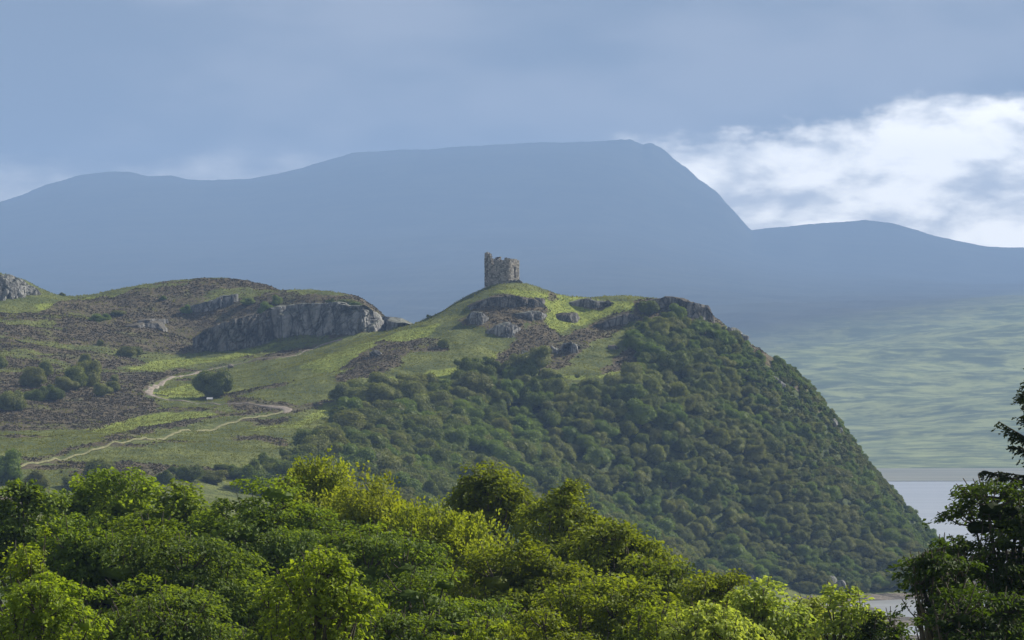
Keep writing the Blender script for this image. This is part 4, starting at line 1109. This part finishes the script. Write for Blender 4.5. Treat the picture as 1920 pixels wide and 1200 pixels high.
NEAR = [  # px, top py, half width px, distance, style, vertical/horizontal, leaf scale, label
    (45, 912, 105, 152, 'sycamore', .95, 1.0, 'mid green tree at the left edge behind the yellow bush'),
    (215, 884, 118, 165, 'yellow', .9, 1.0, 'yellow-green treetop with loose shoots on the left skyline of the near trees'),
    (345, 918, 110, 150, 'sycamore', .9, 1.0, 'green tree between the yellow-green top and the broad layered beech'),
    (500, 900, 190, 138, 'beech', .85, 1.0, 'broad dark beech with flat layered sprays, left of the golden tree'),
    (600, 862, 92, 165, 'gold', .95, 1.05, 'highest golden tree with brushed feathery shoots'),
    (705, 893, 105, 158, 'gold', .85, 1.05, 'golden feathery tree right beside the highest one'),
    (915, 880, 78, 160, 'oak', .95, 1.0, 'open oak top standing up in front of the wood'),
    (1055, 908, 85, 150, 'oak', 1.0, 1.0, 'oak with bare twigs showing, right of the open oak top'),
    (820, 948, 130, 142, 'gold', .8, 1.0, 'wide golden-green tree below the open oak top'),
    (690, 985, 150, 122, 'beech', .8, 1.0, 'layered green tree under the golden ones'),
    (330, 975, 190, 122, 'beech', .85, 1.0, 'dark shaded beech filling the lower left'),
    (1150, 985, 105, 132, 'oak', .95, 1.0, 'oak with a dark leaning limb at the right shoulder of the near trees'),
    (980, 1020, 150, 118, 'oak', .8, 1.0, 'green oak in the middle below the two open oak tops'),
    (1260, 1050, 95, 122, 'oak', .9, 1.0, 'small oak stepping down towards the shore'),
    (820, 1075, 160, 104, 'beech', .75, .95, 'green layered tree at the bottom centre'),
    (1130, 1085, 150, 104, 'oak', .75, .95, 'olive green tree at the bottom right of centre'),
    (1345, 1078, 88, 112, 'oak', .9, .95, 'dark oak between the stepping oak and the bright ash trees'),
    (1425, 1102, 88, 92, 'ash', .85, .85, 'bright pale green ash crown at the bottom'),
    (1520, 1122, 62, 96, 'ash', .9, .85, 'small bright ash between two paler ones'),
    (1588, 1107, 62, 90, 'ash', .95, .85, 'pale sunlit ash with a pointed top before the beach'),
    (1330, 1140, 95, 84, 'ash', .8, .8, 'low bright crown at the bottom edge left of the pale ash'),
    (595, 1038, 98, 80, 'yellow', 1.1, .85, 'vivid green sycamore standing nearest at the bottom centre'),
    (75, 1085, 125, 78, 'yellow', .8, .8, 'yellow-green bushy tree in the bottom left corner'),
    (55, 1032, 38, 82, 'yellow', 1.3, .8, 'yellow-green leading shoots rising over the corner bush'),
    (310, 1095, 150, 98, 'beech', .75, .9, 'deep shaded crown at the bottom between corner bush and green sycamore'),
    (560, 1120, 120, 92, 'beech', .75, .9, 'dark crown just behind the vivid green sycamore'),
    (905, 1172, 60, 74, 'yellow', .8, .75, 'tip of a bright bush at the bottom edge'),
    (1020, 1150, 120, 88, 'oak', .75, .85, 'low oak crown along the bottom edge'),
    (1220, 1140, 100, 88, 'oak', .75, .85, 'low green crown at the bottom edge beside the bright one'),
    (735, 1150, 100, 86, 'beech', .75, .85, 'dark low crown at the bottom edge right of the green sycamore'),
    (1640, 1150, 50, 88, 'dark', .9, .85, 'dark green sapling by the beach right of the pale ash'),
    (1900, 908, 155, 74, 'dark', .95, .85, 'big dark broadleaf tree filling the lower right corner'),
    (1760, 1020, 70, 70, 'dark', 1.0, .8, 'dark side crown with translucent leaves reaching left over the beach'),
    (1830, 1110, 130, 66, 'dark', .7, .8, 'lowest dark boughs in the bottom right corner'),
]
NEAR += [(150, 985, 120, 122, 'sycamore', .85, .9, 'green tree in the gap above the corner bush'), (1700, 1178, 70, 80, 'dark', .8, .8, 'dark shrub at the bottom edge before the beach')]
for i, (px, py, hw, D, style, vr, ls, lab) in enumerate(NEAR):
    py += 22 if style == 'gold' else 5; hw *= 1.12; ls *= 0.62 + 0.38 * min(1, (D - 60) / 90)
    top = P(px, py, D); R = hw * D / F; base = float(H(top[0], top[1]))
    cr, wd = near_tree(300 + i, style, R, R * vr + 0.35, top[2] - base, ls, at=np.array([top[0], top[1], base]))
    root = link('tree', None, loc=(top[0], top[1], base), label=lab, cat='tree')
    link('crown', cr, root); link('trunk', wd, root)


def spruce():
    """The conifer at the right edge: trunk just outside the frame, tiered boughs with hanging twigs."""
    r = np.random.default_rng(77); D = 84.0; ap = P(1990, 668, D); x0, y0, zt = ap; zb = float(H(x0, y0)); root = link('spruce_tree', None, loc=(x0, y0, zb), label='dark spruce at the right edge with boughs reaching into view', cat='tree')
    wood = Geo(); tube(wood, [(0, 0, -.5), (0, 0, (zt - zb) * .5), (0, 0, zt - zb)], [.28, .17, .02], 8); Cn = []; T = []; Nn = []; LL = []
    z = zt - zb - 0.15
    k = 0
    while z > 6:
        dz = zt - zb - z; ln = min(0.3 + dz * 0.44, 2.3); nb = 1
        for b in range(nb):
            az = k * 2.4 + r.uniform(-.5, .5); l = ln * r.uniform(0.6, 1.2); dirv = np.array([math.cos(az), math.sin(az), 0.0]); rise = r.uniform(0.35, 0.9) if dz < 2.6 else r.uniform(0.1, 0.5)
            s = np.linspace(0, 1, 9); pts = dirv[None] * (s * l)[:, None]; pts[:, 2] = z + rise * l * s - 0.28 * l * s ** 2 + 0.12 * l * s ** 3
            tube(wood, pts[::2], np.linspace(.035, .008, 5), 4)
            side = np.array([-dirv[1], dirv[0], 0]); m = int(l * 70)
            for q in range(m):
                f = r.uniform(0.12, 1.0); p0 = np.array([np.interp(f, s, pts[:, 0]), np.interp(f, s, pts[:, 1]), np.interp(f, s, pts[:, 2])])
                sg = r.choice([-1, 1]); tl = r.uniform(0.14, 0.42) * (1.15 - f * 0.6); tv = unit(dirv * 0.8 + side * sg * r.uniform(.3, 1) + np.array([0, 0, r.uniform(-0.9, 0.25)]))
                nn_ = int(tl * 60); u = r.uniform(0, 1, nn_)
                c = p0 + tv * (u * tl)[:, None]; c[:, 2] -= u ** 2 * tl * 0.25; nd = unit(tv + rand_dirs(r, nn_) * 0.75)
                Cn.append(c + nd * 0.012); T.append(nd); Nn.append(unit(np.cross(nd, rand_dirs(r, nn_)))); LL.append(np.full(nn_, 0.075))
        z -= r.uniform(0.03, 0.09) if dz < 5 else r.uniform(0.08, 0.14); k += 1
        if dz > 7.5: break
    c = np.concatenate(Cn); V, Fq = leaves(c, np.concatenate(T), np.concatenate(Nn), np.concatenate(LL), np.full(len(c), 0.030), 0.0)
    link('crown', mk_mesh('needles', V, [Fq], [NM['needle']]), root); link('trunk', wood.mesh('spruce_wood', [M['bark']]), root)


spruce()
print('tris', sum(len(m.loops) - 2 * len(m.polygons) for m in bpy.data.meshes))
